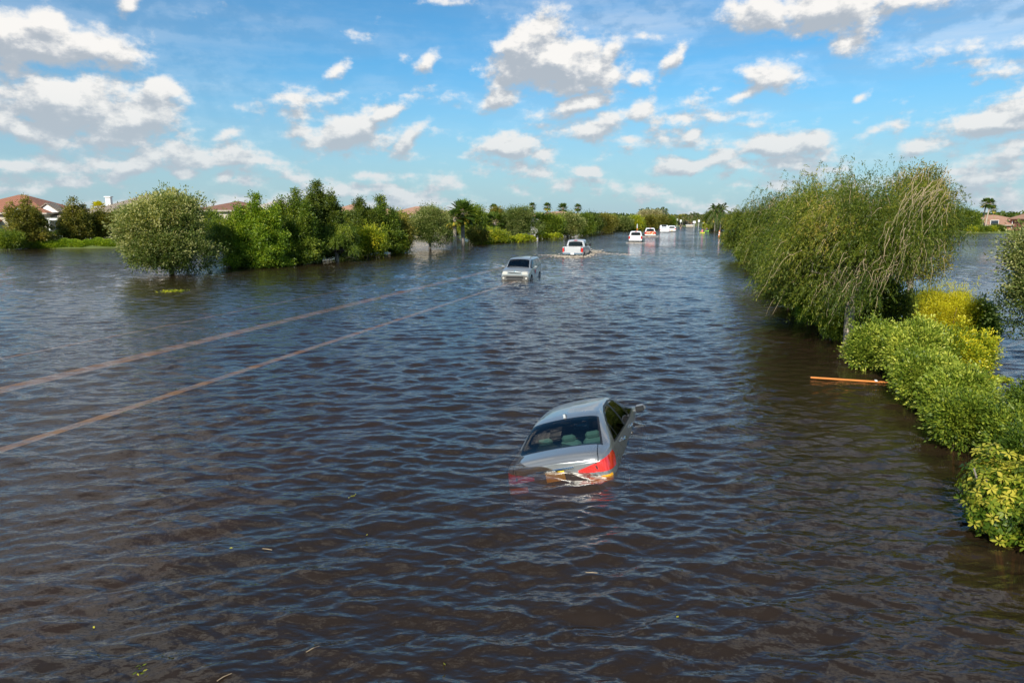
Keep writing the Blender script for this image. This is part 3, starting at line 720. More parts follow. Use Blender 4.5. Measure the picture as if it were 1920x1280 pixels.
def estate():
    t = thing('estate_car', 'small white estate car, farthest vehicle, beside the white truck with slanted cover', 'car')
    keys = [(0, .5, .88, .75, .88, 1.02, .70, 1.5), (.1, .45, .92, .75, .91, 1.05, .74, 1.62), (.8, .4, .95, .75, .92, 1.06, .72, 1.72), (2.4, .4, .95, .75, .92, 1.05, .71, 1.72), (3.3, .4, .94, .75, .9, 1.04, .76, 1.15), (4.3, .45, .9, .72, .84, .95, .74, 1.0), (4.6, .5, .84, .7, .78, .85, .68, .9)]
    Gd = loft(keys, .07, 2, 10, (.03, .06), .02)
    R = [('rear_window', 'rear', [(-.62, 1.15), (.62, 1.15), (.56, 1.52), (-.56, 1.52)], 0)]
    for s in (1, -1):
        R.append(('side_window#%d' % s, 'side', [(.3, 1.12), (.45, 1.58), (2.3, 1.58), (2.95, 1.2), (2.9, 1.12)], s))
        R.append(('tail_lamp#%d' % s, 'fn', lambda c, nr, s=s: (c[:, 1] < .1) & (c[:, 2] < 1.12) & (c[:, 2] > .88) & (c[:, 0] * s > .62), 0))
    for wy in (.9, 3.6): R.append(('cut', 'side', circ(wy, .36, .42), 0))
    parts_from(Gd, R, 'body', t, dict(body=M_white, rear_window=M_glassd, side_window=M_glassd, tail_lamp=M_red))
    MB().box((0, -.05, .62), (.3, .012, .12)).build('number_plate', M_yplate, t)
    for s in (1, -1):
        for yy in (.9, 3.6): wheel(t, s * .83, yy, .36, .36, .22, s)
        MB().box((s * 1.02, 3.0, 1.15), (.18, .1, .14), bev=.03).build('wing_mirror', M_white, t)
    return t
put(estate(), 1259.5, 434.2, .38, 9)
# ---------------------------------------------------------------- plants
def leafmat(name, stops, rough=0.45, trans=0.42):
    def f(T, out):
        a = T.n('ShaderNodeAttribute'); a.attribute_name = 'tint'
        K = (3.0, 2.15, 1.35) if name in ('green_leaves', 'dark_green_leaves', 'olive_leaves', 'bright_green_leaves') else (1.9, 1.65, 1.25)
        st2 = [(q, tuple(min(.8, x * k) for x, k in zip(cc, K))) for q, cc in stops]
        c = T.ramp(a.outputs['Fac'], st2)
        b = pbr(T, c, rough, spec=0.35)
        t = T.n('ShaderNodeBsdfTranslucent'); T.l(T.mix(1.0, c, (1.25, 1.2, .55), 'MULTIPLY'), t.inputs[0])
        s = T.n('ShaderNodeMixShader'); s.inputs[0].default_value = trans; T.l(b, s.inputs[1]); T.l(t.outputs[0], s.inputs[2])
        return s.outputs[0]
    return mat(name, f)
L_silver = leafmat('silvery_leaves', [(0, (.035, .065, .014)), (.35, (.085, .13, .034)), (.70, (.17, .21, .09)), (1, (.32, .35, .19))])
L_green = leafmat('green_leaves', [(0, (.020, .05, .010)), (.5, (.045, .095, .015)), (1, (.12, .19, .03))])
L_dark = leafmat('dark_green_leaves', [(0, (.016, .036, .010)), (.5, (.032, .066, .014)), (1, (.075, .12, .022))])
L_lime = leafmat('yellow_green_leaves', [(0, (.06, .10, .010)), (.5, (.17, .24, .02)), (1, (.42, .42, .03))])
L_bright = leafmat('bright_green_leaves', [(0, (.03, .08, .008)), (.5, (.085, .17, .018)), (1, (.20, .30, .04))])
L_yellow = leafmat('yellow_leaves', [(0, (.10, .13, .008)), (.45, (.32, .32, .015)), (1, (.70, .58, .03))])
L_weep = leafmat('weeping_leaves', [(0, (.020, .045, .006)), (.5, (.070, .110, .014)), (.85, (.17, .20, .030)), (1, (.28, .24, .07))])
L_hedge = leafmat('hedge_leaves', [(0, (.05, .09, .012)), (.5, (.13, .20, .025)), (1, (.36, .42, .09))])
L_scheff = leafmat('variegated_leaves', [(0, (.015, .040, .005)), (.4, (.05, .10, .010)), (.75, (.15, .20, .022)), (1, (.34, .34, .06))], 0.35)
L_palm = leafmat('palm_fronds', [(0, (.025, .055, .012)), (.6, (.06, .11, .025)), (.9, (.13, .17, .04)), (1, (.45, .36, .06))])
L_olive = leafmat('olive_leaves', [(0, (.03, .045, .010)), (.5, (.06, .085, .020)), (1, (.15, .17, .05))])
L_white = leafmat('whitish_leaves', [(0, (.10, .12, .06)), (1, (.38, .38, .30))])
def bark(name, a, b):
    def f(T, out):
        oc = T.n('ShaderNodeTexCoord').outputs['Object']
        n = T.noise(T.v('MULTIPLY', oc, (9, 9, 2.2)), 1.0, 6, .65)
        bp = T.n('ShaderNodeBump'); bp.inputs['Strength'].default_value = .7; bp.inputs['Distance'].default_value = .03; T.l(n, bp.inputs['Height'])
        return pbr(T, T.mix(T.smooth(n, .35, .65), a, b), .9, bump=bp.outputs[0])
    return mat(name, f)
B_brown = bark('brown_bark', (.09, .06, .04), (.22, .16, .11)); B_pale = bark('pale_bark', (.30, .24, .18), (.55, .46, .36)); B_grey = bark('grey_bark', (.13, .11, .09), (.32, .28, .23))
B_twig = simple('twig', (.42, .32, .19), .8)

def unit(v): return v / (np.linalg.norm(v, axis=-1, keepdims=True) + 1e-9)
def leaf_quads(p, d, L, Wd, g, up=None):
    """kite-shaped leaves: root p, direction d, length L, width Wd"""
    n = len(p); r = unit(g.normal(size=(n, 3)) if up is None else up + .5 * g.normal(size=(n, 3)))
    w = unit(np.cross(d, r)); nn = unit(np.cross(w, d)); L = np.broadcast_to(L, (n,))[:, None]; Wd = np.broadcast_to(Wd, (n,))[:, None]
    V = np.stack([p, p + d * L * .45 + w * Wd * .5 - nn * L * .04, p + d * L - nn * L * .12, p + d * L * .45 - w * Wd * .5 - nn * L * .04], 1).reshape(-1, 3)
    return V, np.arange(4 * n).reshape(-1, 4)
def foliage(name, pts, dirs, L, Wd, tint, m, parent, g, up=None):
    V, F = leaf_quads(pts, unit(dirs), L, Wd, g, up)
    return mesh_np(name, V, F, m, parent, tint=tint)
def lobed(g, c, r, n_clump, per, rc, leafL, leafW, zsq=1.0, rag=.16, hollow=.55, droop=0.0, tintbias=0.0, tg=.35):
    """clumps spread through an ellipsoid; returns points, directions, tints"""
    u = unit(g.normal(size=(n_clump, 3))); rad = (hollow + (1 - hollow) * g.random(n_clump) ** .6)[:, None] * (1 + rag * g.normal(size=(n_clump, 1)))
    cc = c + u * rad * r
    k = g.poisson(per, n_clump) + 3
    idx = np.repeat(np.arange(n_clump), k); N = len(idx)
    sz = (rc * (0.6 + .8 * g.random(n_clump)))[idx][:, None]
    off = g.normal(size=(N, 3)) * np.array([1, 1, .75]) * .5
    p = cc[idx] + off * sz
    d = unit(off + u[idx] * .9 + np.array([0, 0, .25 - droop]) + .45 * g.normal(size=(N, 3)))
    t = np.clip(.45 + tintbias + tg * .55 * g.normal(size=n_clump)[idx] + .13 * g.normal(size=N), 0, 1)
    return p, d, t
def cat(*a): return tuple(np.concatenate(x) for x in zip(*a))
def limbs(mb, g, base, z0, r0, heads, rtip=.02, n=7, bend=.15):
    for hd in heads:
        b = np.array([base[0], base[1], z0]); h = np.array(hd, float); k = np.linspace(0, 1, n)[:, None]
        mid = (h - b) * k; mid[:, 2] = (h[2] - b[2]) * k[:, 0] ** .8
        j = g.normal(size=(n, 3)) * bend * np.sin(k * pi) * .5
        mb.tube(b + mid + j, np.linspace(r0, rtip, n), 6)
def spot(px, by, ty, wpx, z=0.0):
    p = G(px, by, z); return p, ztop(px, ty, p.y) - z, wpx / 1280 * depth(p.y)
def tree_thing(name, label, p, group=None, c='tree'): return thing(name, label, c, (p.x, p.y, p.z), 0, group)

def broad_tree(label, px, by, ty, wpx, leaf, seed, crown_base=.16, trunk_r=.16, barkm=B_grey, N=1.0, group=None, z=0.0, leafL=.16, name='broadleaf_tree', shape='round', lean=0.0, rc=.42, cone=0, yscale=1.0, tb=0.0, split2=None, tg_=.45):
    p, h, w = spot(px, by, ty, wpx, z); g = np.random.default_rng(seed)
    t = tree_thing(name, label, p, group); r = w / 2
    zc = h * crown_base; sets = []; heads = []
    vol = max(1.0, w * w * h / 40)
    if shape == 'round':
        nl = 11
        for i in range(nl):
            a = g.random() * 2 * pi; q = g.random() ** .5 * .58
            zz = zc + (h - zc) * (.20 + .60 * (i + g.random()) / nl); wid = 1 - abs((zz - zc) / (h - zc) - .40) * 1.0
            c = np.array([r * q * cos(a) * wid + lean * zz, r * q * sin(a) * wid * yscale, zz]); heads.append(c * [1, 1, .96])
            sets.append(lobed(g, c, np.array([r * .46, r * .46 * yscale, (h - zc) * .235]) * (.75 + .5 * g.random()), int(75 * N), 22, rc, 0, 0, tg=tg_, tintbias=tb + .12 * g.normal()))
    else:   # several leaders, each an uneven cone of drooping tiers
        leaders = [(0, 0, 1.0, .62)] + [(r * .52 * cos(q_), r * .52 * sin(q_) * yscale, .58 + .30 * g.random(), .50) for q_ in g.random() * 6 + np.arange(5) * 1.256]
        for (lx, ly, hf, rf_) in leaders:
            nb = int(26 * max(1, N) * (hf + .1)); H1 = h * hf
            for i in range(nb):
                f = (i + g.random()) / nb; zz = zc + (H1 - zc) * f; prof = (1 - f) ** .85 * (.45 + .75 * g.random()) + .03
                if f < .1: prof *= .8
                a = g.random() * 2 * pi; L = r * rf_ * prof
                e = np.array([lx + L * cos(a), ly + L * sin(a) * yscale, zz - .10 * L + .1 * g.normal()])
                if i % 6 == 0: heads.append(e)
                tb_ = tb + .14 * g.normal()
                for q in ((.5, 1.0) if f < .8 else (1.0,)):
                    c = np.array([lx + (e[0] - lx) * q, ly + (e[1] - ly) * q, zz + (e[2] - zz) * q])
                    sets.append(lobed(g, c, np.array([.26 * L + .10, .26 * L + .10, .12 * L + .10]), int((5 if f < .85 else 3) * N + 1), 17, rc * .7, 0, 0, droop=.30, tintbias=tb_))
    P, Dr, Tt = cat(*sets)
    if split2 is not None:      # leaf tint gets paler towards the upper outer crown
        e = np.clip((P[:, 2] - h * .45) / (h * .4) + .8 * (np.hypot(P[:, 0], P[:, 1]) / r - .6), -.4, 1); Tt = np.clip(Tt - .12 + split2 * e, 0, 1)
    keep = P[:, 2] > .04 + .1 * g.random(len(P)); P, Dr, Tt = P[keep], Dr[keep], Tt[keep]
    foliage('crown', P, Dr, leafL * (.7 + .6 * g.random(len(P))), leafL * .48, Tt, leaf, t, g)
    mb = MB(); tz = zc + .25 * (h - zc)
    mb.tube([(0, 0, -1.3 - z), (.02, 0, 0), (.03 + lean * zc, .01, zc * .6 + .1), (lean * tz, 0, tz), (lean * h * .7, 0, h * .75)], [trunk_r * 1.25, trunk_r * 1.1, trunk_r, trunk_r * .75, trunk_r * .25], 9)
    limbs(mb, g, (lean * zc, 0), zc * .8 + .1, trunk_r * .5, heads[:14], .015)
    mb.build('trunk', barkm, t, True)
    return t
def weeping_tree(label, px, by, ty, wpx, leaf, seed, strands=700, N=26, trunk_r=.17, leafL=.10, leafW=.016, wind=(-.22, 0), group=None, name='weeping_tree', twigs=True, low=.12, lean=0.0, z=0.0, hang=.38, yscale=1.0, barkm=B_grey, tb=0.0, tips=.0):
    p, h, w = spot(px, by, ty, wpx, z); g = np.random.default_rng(seed)
    t = tree_thing(name, label, p, group); r = w / 2
    nh = 34; heads = []
    for i in range(nh):
        a = 2 * pi * (i * .618); q = .08 + .66 * sqrt((i + .5) / nh); zz = h * (.88 - .36 * q ** 1.8 - (.46 * g.random() if i % 2 else .24 * g.random()))
        heads.append((r * q * cos(a), r * q * sin(a) * yscale, zz))
    heads = np.array(heads); heads[:, 0] += lean * heads[:, 2]
    pts = []; drs = []; tn = []; tw = MB()
    hi = g.integers(0, nh, strands); hb = .17 * g.normal(size=nh)
    wv = np.array([wind[0], wind[1], 0.0])
    for s in range(strands):
        u = unit(g.normal(size=3)); c = heads[hi[s]] + u * np.array([.25 * r, .25 * r * yscale, .115 * h]) * (.45 + .6 * g.random())
        c[2] = min(c[2], h * (.93 + .07 * g.random()))
        rr = np.hypot(c[0] - lean * c[2], c[1] / yscale) / r; out = unit(np.array([c[0] - lean * c[2], c[1], 0]) / r + .5 * g.normal(size=3) * [1, 1, 0] + wv * 2.0)
        L = h * hang * (.40 + .8 * g.random()); n = 9; k = np.linspace(0, 1, n)
        rise = max(0, c[2] / h - .45) * 3.2 * g.random() ** 1.5
        path = c + np.outer(k * L * .55, out); path[:, 2] += L * (rise * np.sin(k * pi * .8) - (.35 + .55 * g.random()) * k ** 1.7)
        path += np.cumsum(g.normal(size=(n, 3)) * .012 * L, 0)
        path = path[path[:, 2] > low * h * g.random() + .04]
        if len(path) < 4: continue
        m = N; ff = g.random(m) ** .8 * (len(path) - 1.01); ii = ff.astype(int); fr = (ff - ii)[:, None]
        q = path[ii] * (1 - fr) + path[ii + 1] * fr; tg = unit(path[ii + 1] - path[ii])
        bas = .42 + tb + hb[hi[s]] + .12 * g.normal()
        pts.append(q + .02 * g.normal(size=(m, 3))); drs.append(unit(tg + .5 * g.normal(size=(m, 3)) + [0, 0, -.15])); tn.append(np.clip(bas + .14 * g.normal(size=m) + tips * ff / len(path), 0, 1))
        if twigs and s % 14 == 0: tw.tube(path, np.linspace(.010, .003, len(path)), 4, False)
    if twigs:     # wind-stripped sprays of bare pale twigs on the side towards the wind
        for q_ in range(int(11 * twigs)):
            a = -pi / 2 + g.normal() * .7; zz = h * g.uniform(.38, .90); c = np.array([cos(a) * r * .50 + .1 * r, sin(a) * r * .82 * yscale, zz]); o0 = unit(wv * 2.2 + g.normal(size=3) * [.4, .3, .1] + [0, -.3, 0])
            for j in range(g.integers(8, 20)):
                L = h * .17 * (.35 + .8 * g.random()); k = np.linspace(0, 1, 8); o_ = unit(o0 + .28 * g.normal(size=3)); c1 = c + g.normal(size=3) * [.26, .2, .22]
                path = c1 + np.outer(k * L * .65, o_); path[:, 2] -= L * .8 * k ** 1.5; path += np.cumsum(g.normal(size=(8, 3)) * .035 * L, 0)
                tw.tube(path, np.linspace(.008, .002, 8), 4, False)
    for hd, b_ in zip(heads, hb):      # leafier tufts among the sprays
        q, d_, t_ = lobed(g, hd, np.array([.24 * r, .24 * r * yscale, .11 * h]), int(strands / 75) + 4, N * .75, .07 * h, 0, 0, rag=.3, droop=.5, tintbias=tb + b_ - .08)
        pts.append(q); drs.append(d_); tn.append(t_)
    P, Dr, Tt = np.concatenate(pts), np.concatenate(drs), np.concatenate(tn); kp = P[:, 2] > .04; P, Dr, Tt = P[kp], Dr[kp], Tt[kp]
    foliage('crown', P, Dr, leafL * (.7 + .6 * g.random(len(P))), leafW, Tt, leaf, t, g)
    mb = MB()
    fk = h * .26
    mb.tube([(0, 0, -1.3 - z), (.01, 0, 0), (-.02, .03, fk * .6), (-.03, 0, fk)], [trunk_r * 1.2, trunk_r * 1.05, trunk_r * .92, trunk_r * .85], 10)
    limbs(mb, g, (-.03, 0), fk - .05, trunk_r * .55, heads, .012, 9, .30)
    mb.build('trunk', barkm, t, True)
    if twigs and tw.F: tag(tw.build('bare_twigs', B_twig, t, True), kind='stuff')
    return t
def shrub(label, px, by, ty, wpx, leaf, seed, leafL=.07, N=1.0, group=None, name='shrub', yext=1.0, z=0.0, rc=.22, tb=0.0, xoff=0.0, aspect=.5, droop=0.0, lumps=9):
    p, h, w = spot(px, by, ty, wpx, z); g = np.random.default_rng(seed)
    p.y += w * .30 * yext; t = thing(name, label, 'shrub', (p.x, p.y, p.z), 0, group); r = w / 2
    h *= 1 + .30 * w * yext / max(depth(p.y), 1) * 0
    h = ztop(px, ty, p.y) - z
    sets = []; heads = []
    for i in range(lumps):
        a = 2 * pi * i * .618; q = .62 * sqrt((i + .3) / lumps)
        c = np.array([r * q * cos(a) * 1.05, r * q * sin(a) * yext * 1.05, h * (.26 + .34 * g.random() + .08 * (1 - q))]); heads.append(c)
        R = np.array([r * .40, r * .40 * yext, h * .36]) * (.8 + .4 * g.random())
        sets.append(lobed(g, c, R, int(85 * N), 20, rc, 0, 0, rag=.24, tg=.55, hollow=.5, tintbias=tb + .10 * g.normal(), droop=droop))
    for i in range(int(16 * N)):      # stray shoots that break the outline
        hd = heads[i % len(heads)]; u_ = unit(g.normal(size=3) * [1, 1, .4] + [0, 0, .9]); L_ = h * (.22 + .22 * g.random()); b0 = hd + u_ * np.array([r * .34, r * .34 * yext, h * .30]); n_ = 34
        k_ = g.random(n_)[:, None]; sets.append((b0 + u_ * L_ * k_ + g.normal(size=(n_, 3)) * leafL * .35, unit(u_ + .8 * g.normal(size=(n_, 3))), np.clip(.55 + tb + .15 * g.normal(size=n_), 0, 1)))
    P, Dr, Tt = cat(*sets); k = (P[:, 2] > -.02 + .06 * g.random(len(P))); P, Dr, Tt = P[k], Dr[k], Tt[k]
    foliage('leaves', P, Dr, leafL * (.65 + .7 * g.random(len(P))), leafL * aspect, Tt, leaf, t, g)
    mb = MB()
    for hd in heads:
        b = np.array([hd[0] * .35, hd[1] * .35, -.9 - z]); mb.tube([b, (b + hd) / 2 * [1, 1, .6], hd, hd * [1.25, 1.25, 1.3]], [.03, .022, .014, .006], 5)
    mb.build('stems', B_brown, t, True)
    return t
def scheff(label, px, by, ty, wpx, seed, whorls=3800, lf=.074, leaf=None, group=None):
    p, h, w = spot(px, by, ty, wpx); g = np.random.default_rng(seed); r = w / 2
    p.y += r * .8; h = ztop(px, ty, p.y)
    t = thing('umbrella_shrub', label, 'shrub', (p.x, p.y, 0), 0, group)
    nl = 8; C0 = []
    for i in range(nl):
        a = 2 * pi * i * .618; q = .55 * sqrt((i + .3) / nl); C0.append((r * q * cos(a) * 1.1, r * q * sin(a) * 1.1, h * (.40 + .16 * g.random())))
    C0 = np.array(C0); li = g.integers(0, nl, whorls); u = unit(g.normal(size=(whorls, 3)))
    c = C0[li] + u * np.array([r * .52, r * .52, h * .46]) * (.62 + .42 * g.random((whorls, 1)))
    ax = unit(u + np.array([0, 0, .55]) + .3 * g.normal(size=(whorls, 3)))
    e1 = unit(np.cross(ax, g.normal(size=(whorls, 3)))); e2 = np.cross(ax, e1); P = []; Dd = []; Tn = []; U = []
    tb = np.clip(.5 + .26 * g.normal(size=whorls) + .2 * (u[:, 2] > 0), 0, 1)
    for k in range(7):
        a = 2 * pi * k / 7 + .2 * g.normal(size=(whorls, 1)); d = unit(np.cos(a) * e1 + np.sin(a) * e2 + ax * (.15 - .15 * g.random((whorls, 1))))
        P.append(c + d * .012); Dd.append(d); Tn.append(np.clip(tb + .13 * g.normal(size=whorls), 0, 1)); U.append(ax)
    P, Dd, Tn, U = np.concatenate(P), np.concatenate(Dd), np.concatenate(Tn), np.concatenate(U)
    k = P[:, 2] > .02; P, Dd, Tn, U = P[k], Dd[k], Tn[k], U[k]; n = len(P)
    # broad rounded leaflets: six-sided, slightly folded
    L = (lf * (.7 + .5 * g.random(n)))[:, None]; w_ = unit(np.cross(Dd, U)); nn = unit(np.cross(w_, Dd)); nn *= np.sign((nn * U).sum(1, keepdims=True))
    Wd = L * .36
    V = np.stack([P, P + Dd * L * .3 + w_ * Wd * .42 + nn * L * .03, P + Dd * L * .7 + w_ * Wd * .5, P + Dd * L - nn * L * .16, P + Dd * L * .7 - w_ * Wd * .5, P + Dd * L * .3 - w_ * Wd * .42 + nn * L * .03, P + Dd * L * .5 - nn * L * .05], 1).reshape(-1, 3)
    b = np.arange(n)[:, None] * 7
    F = np.concatenate([b + np.array([[0, 1, 2, 6]]), b + np.array([[6, 2, 3, 4]]), b + np.array([[0, 6, 4, 5]])]); mesh_np('leaves', V, F, leaf or L_scheff, t, tint=np.concatenate([Tn] * 3))
    mb = MB()
    for hd in C0:
        for q in range(3):
            e = hd + g.normal(size=3) * np.array([r, r, h]) * .25; mb.tube([(hd[0] * .4, hd[1] * .4, -.9), (hd + e) / 2 * [1, 1, .6], e], [.03, .02, .01], 6)
    mb.build('stems', B_grey, t, True)
    return t
def palm(label, px, by, ty, wpx, seed, kind='fan', z=0.0, group=None, trunk_r=.15, nf=30, barkm=B_grey, lean=0.0, name=None, hangs=True, leaf=None):
    p, h, w = spot(px, by, ty, wpx, z); g = np.random.default_rng(seed); r = w / 2
    t = tree_thing(name or ('cabbage_palm' if kind == 'fan' else 'feather_palm'), label, p, group)
    zc = h - r * .75; cx = lean * zc
    V = []; F = []; Tn = []; n0 = 0; mb = MB(); pet = MB()
    for i in range(nf):
        a = 2 * pi * (i * .618 + .1 * g.random()); el = radians(-55 + 135 * ((i + .5) / nf)) if hangs else radians(-20 + 95 * ((i + .5) / nf))
        d = np.array([cos(a) * cos(el), sin(a) * cos(el), sin(el)]); o = np.array([cx, 0, zc])
        dead = .9 if (el < -.5 and g.random() < .5) else 0
        if kind == 'fan':
            L1 = r * .48 * (.8 + .4 * g.random()); e = o + d * L1; pet.tube([o, (o + e) / 2 + [0, 0, .03], e], [.022, .016, .012], 4, False)
            side = unit(np.cross(d, [0, 0, 1.0])); up = np.cross(side, d); m = 15
            for k in range(m):
                b = radians(-105 + 210 * k / (m - 1)); dd = unit(cos(b) * d + sin(b) * side + up * .12 * abs(sin(b)) - np.array([0, 0, .16]) )
                Lk = r * .55 * (1 - .25 * abs(b) / 1.8) * (.85 + .3 * g.random()); w_ = unit(np.cross(dd, up)) * Lk * .085
                V += [e, e + dd * Lk * .5 + w_, e + dd * Lk * .92 - np.array([0, 0, Lk * .14]), e + dd * Lk * .5 - w_]; F.append((n0, n0 + 1, n0 + 2, n0 + 3)); n0 += 4
                Tn.append(np.clip(.35 + .18 * g.normal() + dead * .6 + .15 * (el > .5), 0, 1))
        else:
            L = r * (1.0 + .25 * g.random()); k = np.linspace(0, 1, 12)[:, None]
            path = o + d * L * k + np.array([0, 0, -1.0]) * L * (.55 + .2 * g.random()) * k ** 2.1 * (.4 + cos(el)); pet.tube(path, np.linspace(.03, .006, 12), 4, False)
            for q in range(22):
                ff = (.12 + .88 * q / 21) * 10.9; ii = int(ff); pt = path[ii] + (path[ii + 1] - path[ii]) * (ff - ii); tg = unit(path[ii + 1] - path[ii]); sd_ = unit(np.cross(tg, [0, 0, 1.0]))
                for s in (-1, 1):
                    ll = L * .30 * sin(pi * (.18 + .72 * q / 21)); dd = unit(sd_ * s + tg * .5 - np.array([0, 0, .35 + .2 * g.random()])); w_ = tg * ll * .075
                    V += [pt, pt + dd * ll * .5 + w_, pt + dd * ll, pt + dd * ll * .5 - w_]; F.append((n0, n0 + 1, n0 + 2, n0 + 3)); n0 += 4; Tn.append(np.clip(.3 + .2 * g.normal() + dead * .4, 0, 1))
    cr = mesh_np('crown', np.array(V), np.array(F), leaf or L_palm, t, tint=Tn)
    pet.build('frond_stalks', B_twig, cr, True)
    mb.tube([(0, 0, -1.2 - z), (0, 0, .1), (cx * .3, 0, zc * .5), (cx, 0, zc), (cx, 0, zc + .15)], [trunk_r * 1.25, trunk_r * 1.1, trunk_r * .95, trunk_r * .95, trunk_r * .4], 9)
    mb.build('trunk', barkm, t, True)
    return t
def grow_copy(src, px, by, ty, label, z=0.0, rz=0.0, sw=1.0, group=None):
    p = G(px, by, z); h = ztop(px, ty, p.y) - z
    base = src['h0']; s = h / base
    def cp(o, par):
        c = o.copy(); C.objects.link(c); c.parent = par
        for k in o.children: cp(k, c)
        return c
    c = cp(src, None); c.location = p; c.rotation_euler = (0, 0, rz); c.scale = (s * sw, s * sw, s); c['label'] = label
    if group: c['group'] = group
    return c
# ---------------------------------------------------------------- banks
def grass_mat(T, out):
    pos = T.n('ShaderNodeNewGeometry').outputs['Position']
    n = T.noise(pos, .35, 6, .7); n2 = T.noise(pos, 6, 4, .7)
    c = T.mix(n, (.06, .10, .015), (.14, .19, .03)); c = T.mix(T.m('MULTIPLY', n2, .5), c, (.16, .14, .06))
    bp = T.n('ShaderNodeBump'); bp.inputs['Distance'].default_value = .1; T.l(n2, bp.inputs['Height'])
    return pbr(T, c, .9, bump=bp.outputs[0])
M_grass = mat('lawn', grass_mat)
def bank(name, pix, back, ztop_=.38, zback=.7):
    """pix: waterline along the photograph, left to right; back: metres the land runs inland"""
    A = [G(x, y) for x, y in pix]; V = []; n = len(A)
    g = np.random.default_rng(3); AA = []
    for i in range(n - 1):
        m = max(2, int((A[i + 1] - A[i]).length / 1.2)); m = min(m, 60)
        for k in range(m): 
            q = A[i].lerp(A[i + 1], k / m); q.y += .25 * g.normal(); AA.append(q)
    AA.append(A[-1])
    rows = [(-1.6, -1.4), (-.1, -.04), (.3, .12), (1.6, ztop_ * .8), (4, ztop_), (14, ztop_ + .05), (back * .3, zback * .8), (back, zback)]
    for q in AA:
        o = Vector((q.x, q.y, 0)).normalized()
        for d, z in rows: V.append((q.x + o.x * d, q.y + o.y * d, z + (.03 * g.normal() if 0 < d < 10 else 0)))
    m = len(rows); F = [(i * m + j, (i + 1) * m + j, (i + 1) * m + j + 1, i * m + j + 1) for i in range(len(AA) - 1) for j in range(m - 1)]
    return tag(mesh_np(name, np.array(V), np.array(F), M_grass, smooth=True), kind='structure')
bank('grass_bank', [(-1500, 486), (-500, 474), (0, 466.5), (240, 465), (480, 455), (700, 447), (850, 441), (1000, 435), (1110, 429), (1160, 426.5), (1230, 424.5), (1310, 424.5), (1322, 431), (1420, 431.5), (1500, 435), (1700, 436), (1930, 437.5), (2300, 442), (3300, 460)], 1500)

# ---------------------------------------------------------------- houses
def tiles(name, a, b, sc_=1.0):
    def f(T, out):
        oc = T.n('ShaderNodeTexCoord').outputs['Object']; s = T.n('ShaderNodeSeparateXYZ'); T.l(oc, s.inputs[0])
        n = T.noise(oc, 1.6, 5, .7)
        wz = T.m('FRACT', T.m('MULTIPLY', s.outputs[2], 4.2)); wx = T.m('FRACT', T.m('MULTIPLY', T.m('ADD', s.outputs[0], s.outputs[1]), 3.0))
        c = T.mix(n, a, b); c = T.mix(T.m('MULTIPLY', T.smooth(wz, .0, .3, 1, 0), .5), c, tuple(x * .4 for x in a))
        h = T.m('ADD', wz, T.m('SINE', T.m('MULTIPLY', wx, 3.14)))
        bp = T.n('ShaderNodeBump'); bp.inputs['Distance'].default_value = .05; T.l(h, bp.inputs['Height'])
        return pbr(T, c, .8, bump=bp.outputs[0])
    return mat(name, f)
R_red = tiles('red_roof_tiles', (.30, .11, .06), (.42, .19, .11)); R_grey = tiles('grey_brown_roof_tiles', (.22, .17, .13), (.38, .31, .24)); R_brown = tiles('brown_roof_tiles', (.20, .09, .06), (.32, .16, .10))
R_pale = tiles('pale_roof_tiles', (.45, .38, .33), (.62, .55, .48)); R_terra = tiles('terracotta_roof_tiles', (.38, .20, .12), (.52, .30, .20)); R_orange = tiles('orange_roof_tiles', (.50, .24, .10), (.66, .36, .18))
W_white = simple('white_render', (.78, .77, .74), .85); W_beige = simple('beige_render', (.52, .46, .37), .85); W_pink = simple('red_brown_render', (.36, .15, .11), .85); W_trim = simple('white_trim', (.82, .81, .78), .7)
W_fascia = simple('fascia_paint', (.42, .36, .30), .7)
M_win = simple('window_pane', (.03, .04, .05), .08, spec=.8)
def hip(mb, x0, x1, y0, y1, z0, zr, over=.5, ridge=None):
    """solid hip roof with eaves"""
    x0 -= over; x1 += over; y0 -= over; y1 += over; w = x1 - x0; d = y1 - y0; k = min(w, d) / 2 if ridge is None else ridge
    if w >= d: r = [(x0 + k, (y0 + y1) / 2), (x1 - k, (y0 + y1) / 2)]
    else: r = [((x0 + x1) / 2, y0 + k), ((x0 + x1) / 2, y1 - k)]
    V = [(x0, y0, z0), (x1, y0, z0), (x1, y1, z0), (x0, y1, z0), (r[0][0], r[0][1], zr), (r[1][0], r[1][1], zr), (x0, y0, z0 - .18), (x1, y0, z0 - .18), (x1, y1, z0 - .18), (x0, y1, z0 - .18)]
    F = [(0, 1, 5, 4), (1, 2, 5), (2, 3, 4, 5), (3, 0, 4)] if w >= d else [(0, 1, 4), (1, 2, 5, 4), (2, 3, 5), (3, 0, 4, 5)]
    F += [(6, 7, 1, 0), (7, 8, 2, 1), (8, 9, 3, 2), (9, 6, 0, 3), (9, 8, 7, 6)]
    mb.add(V, F)
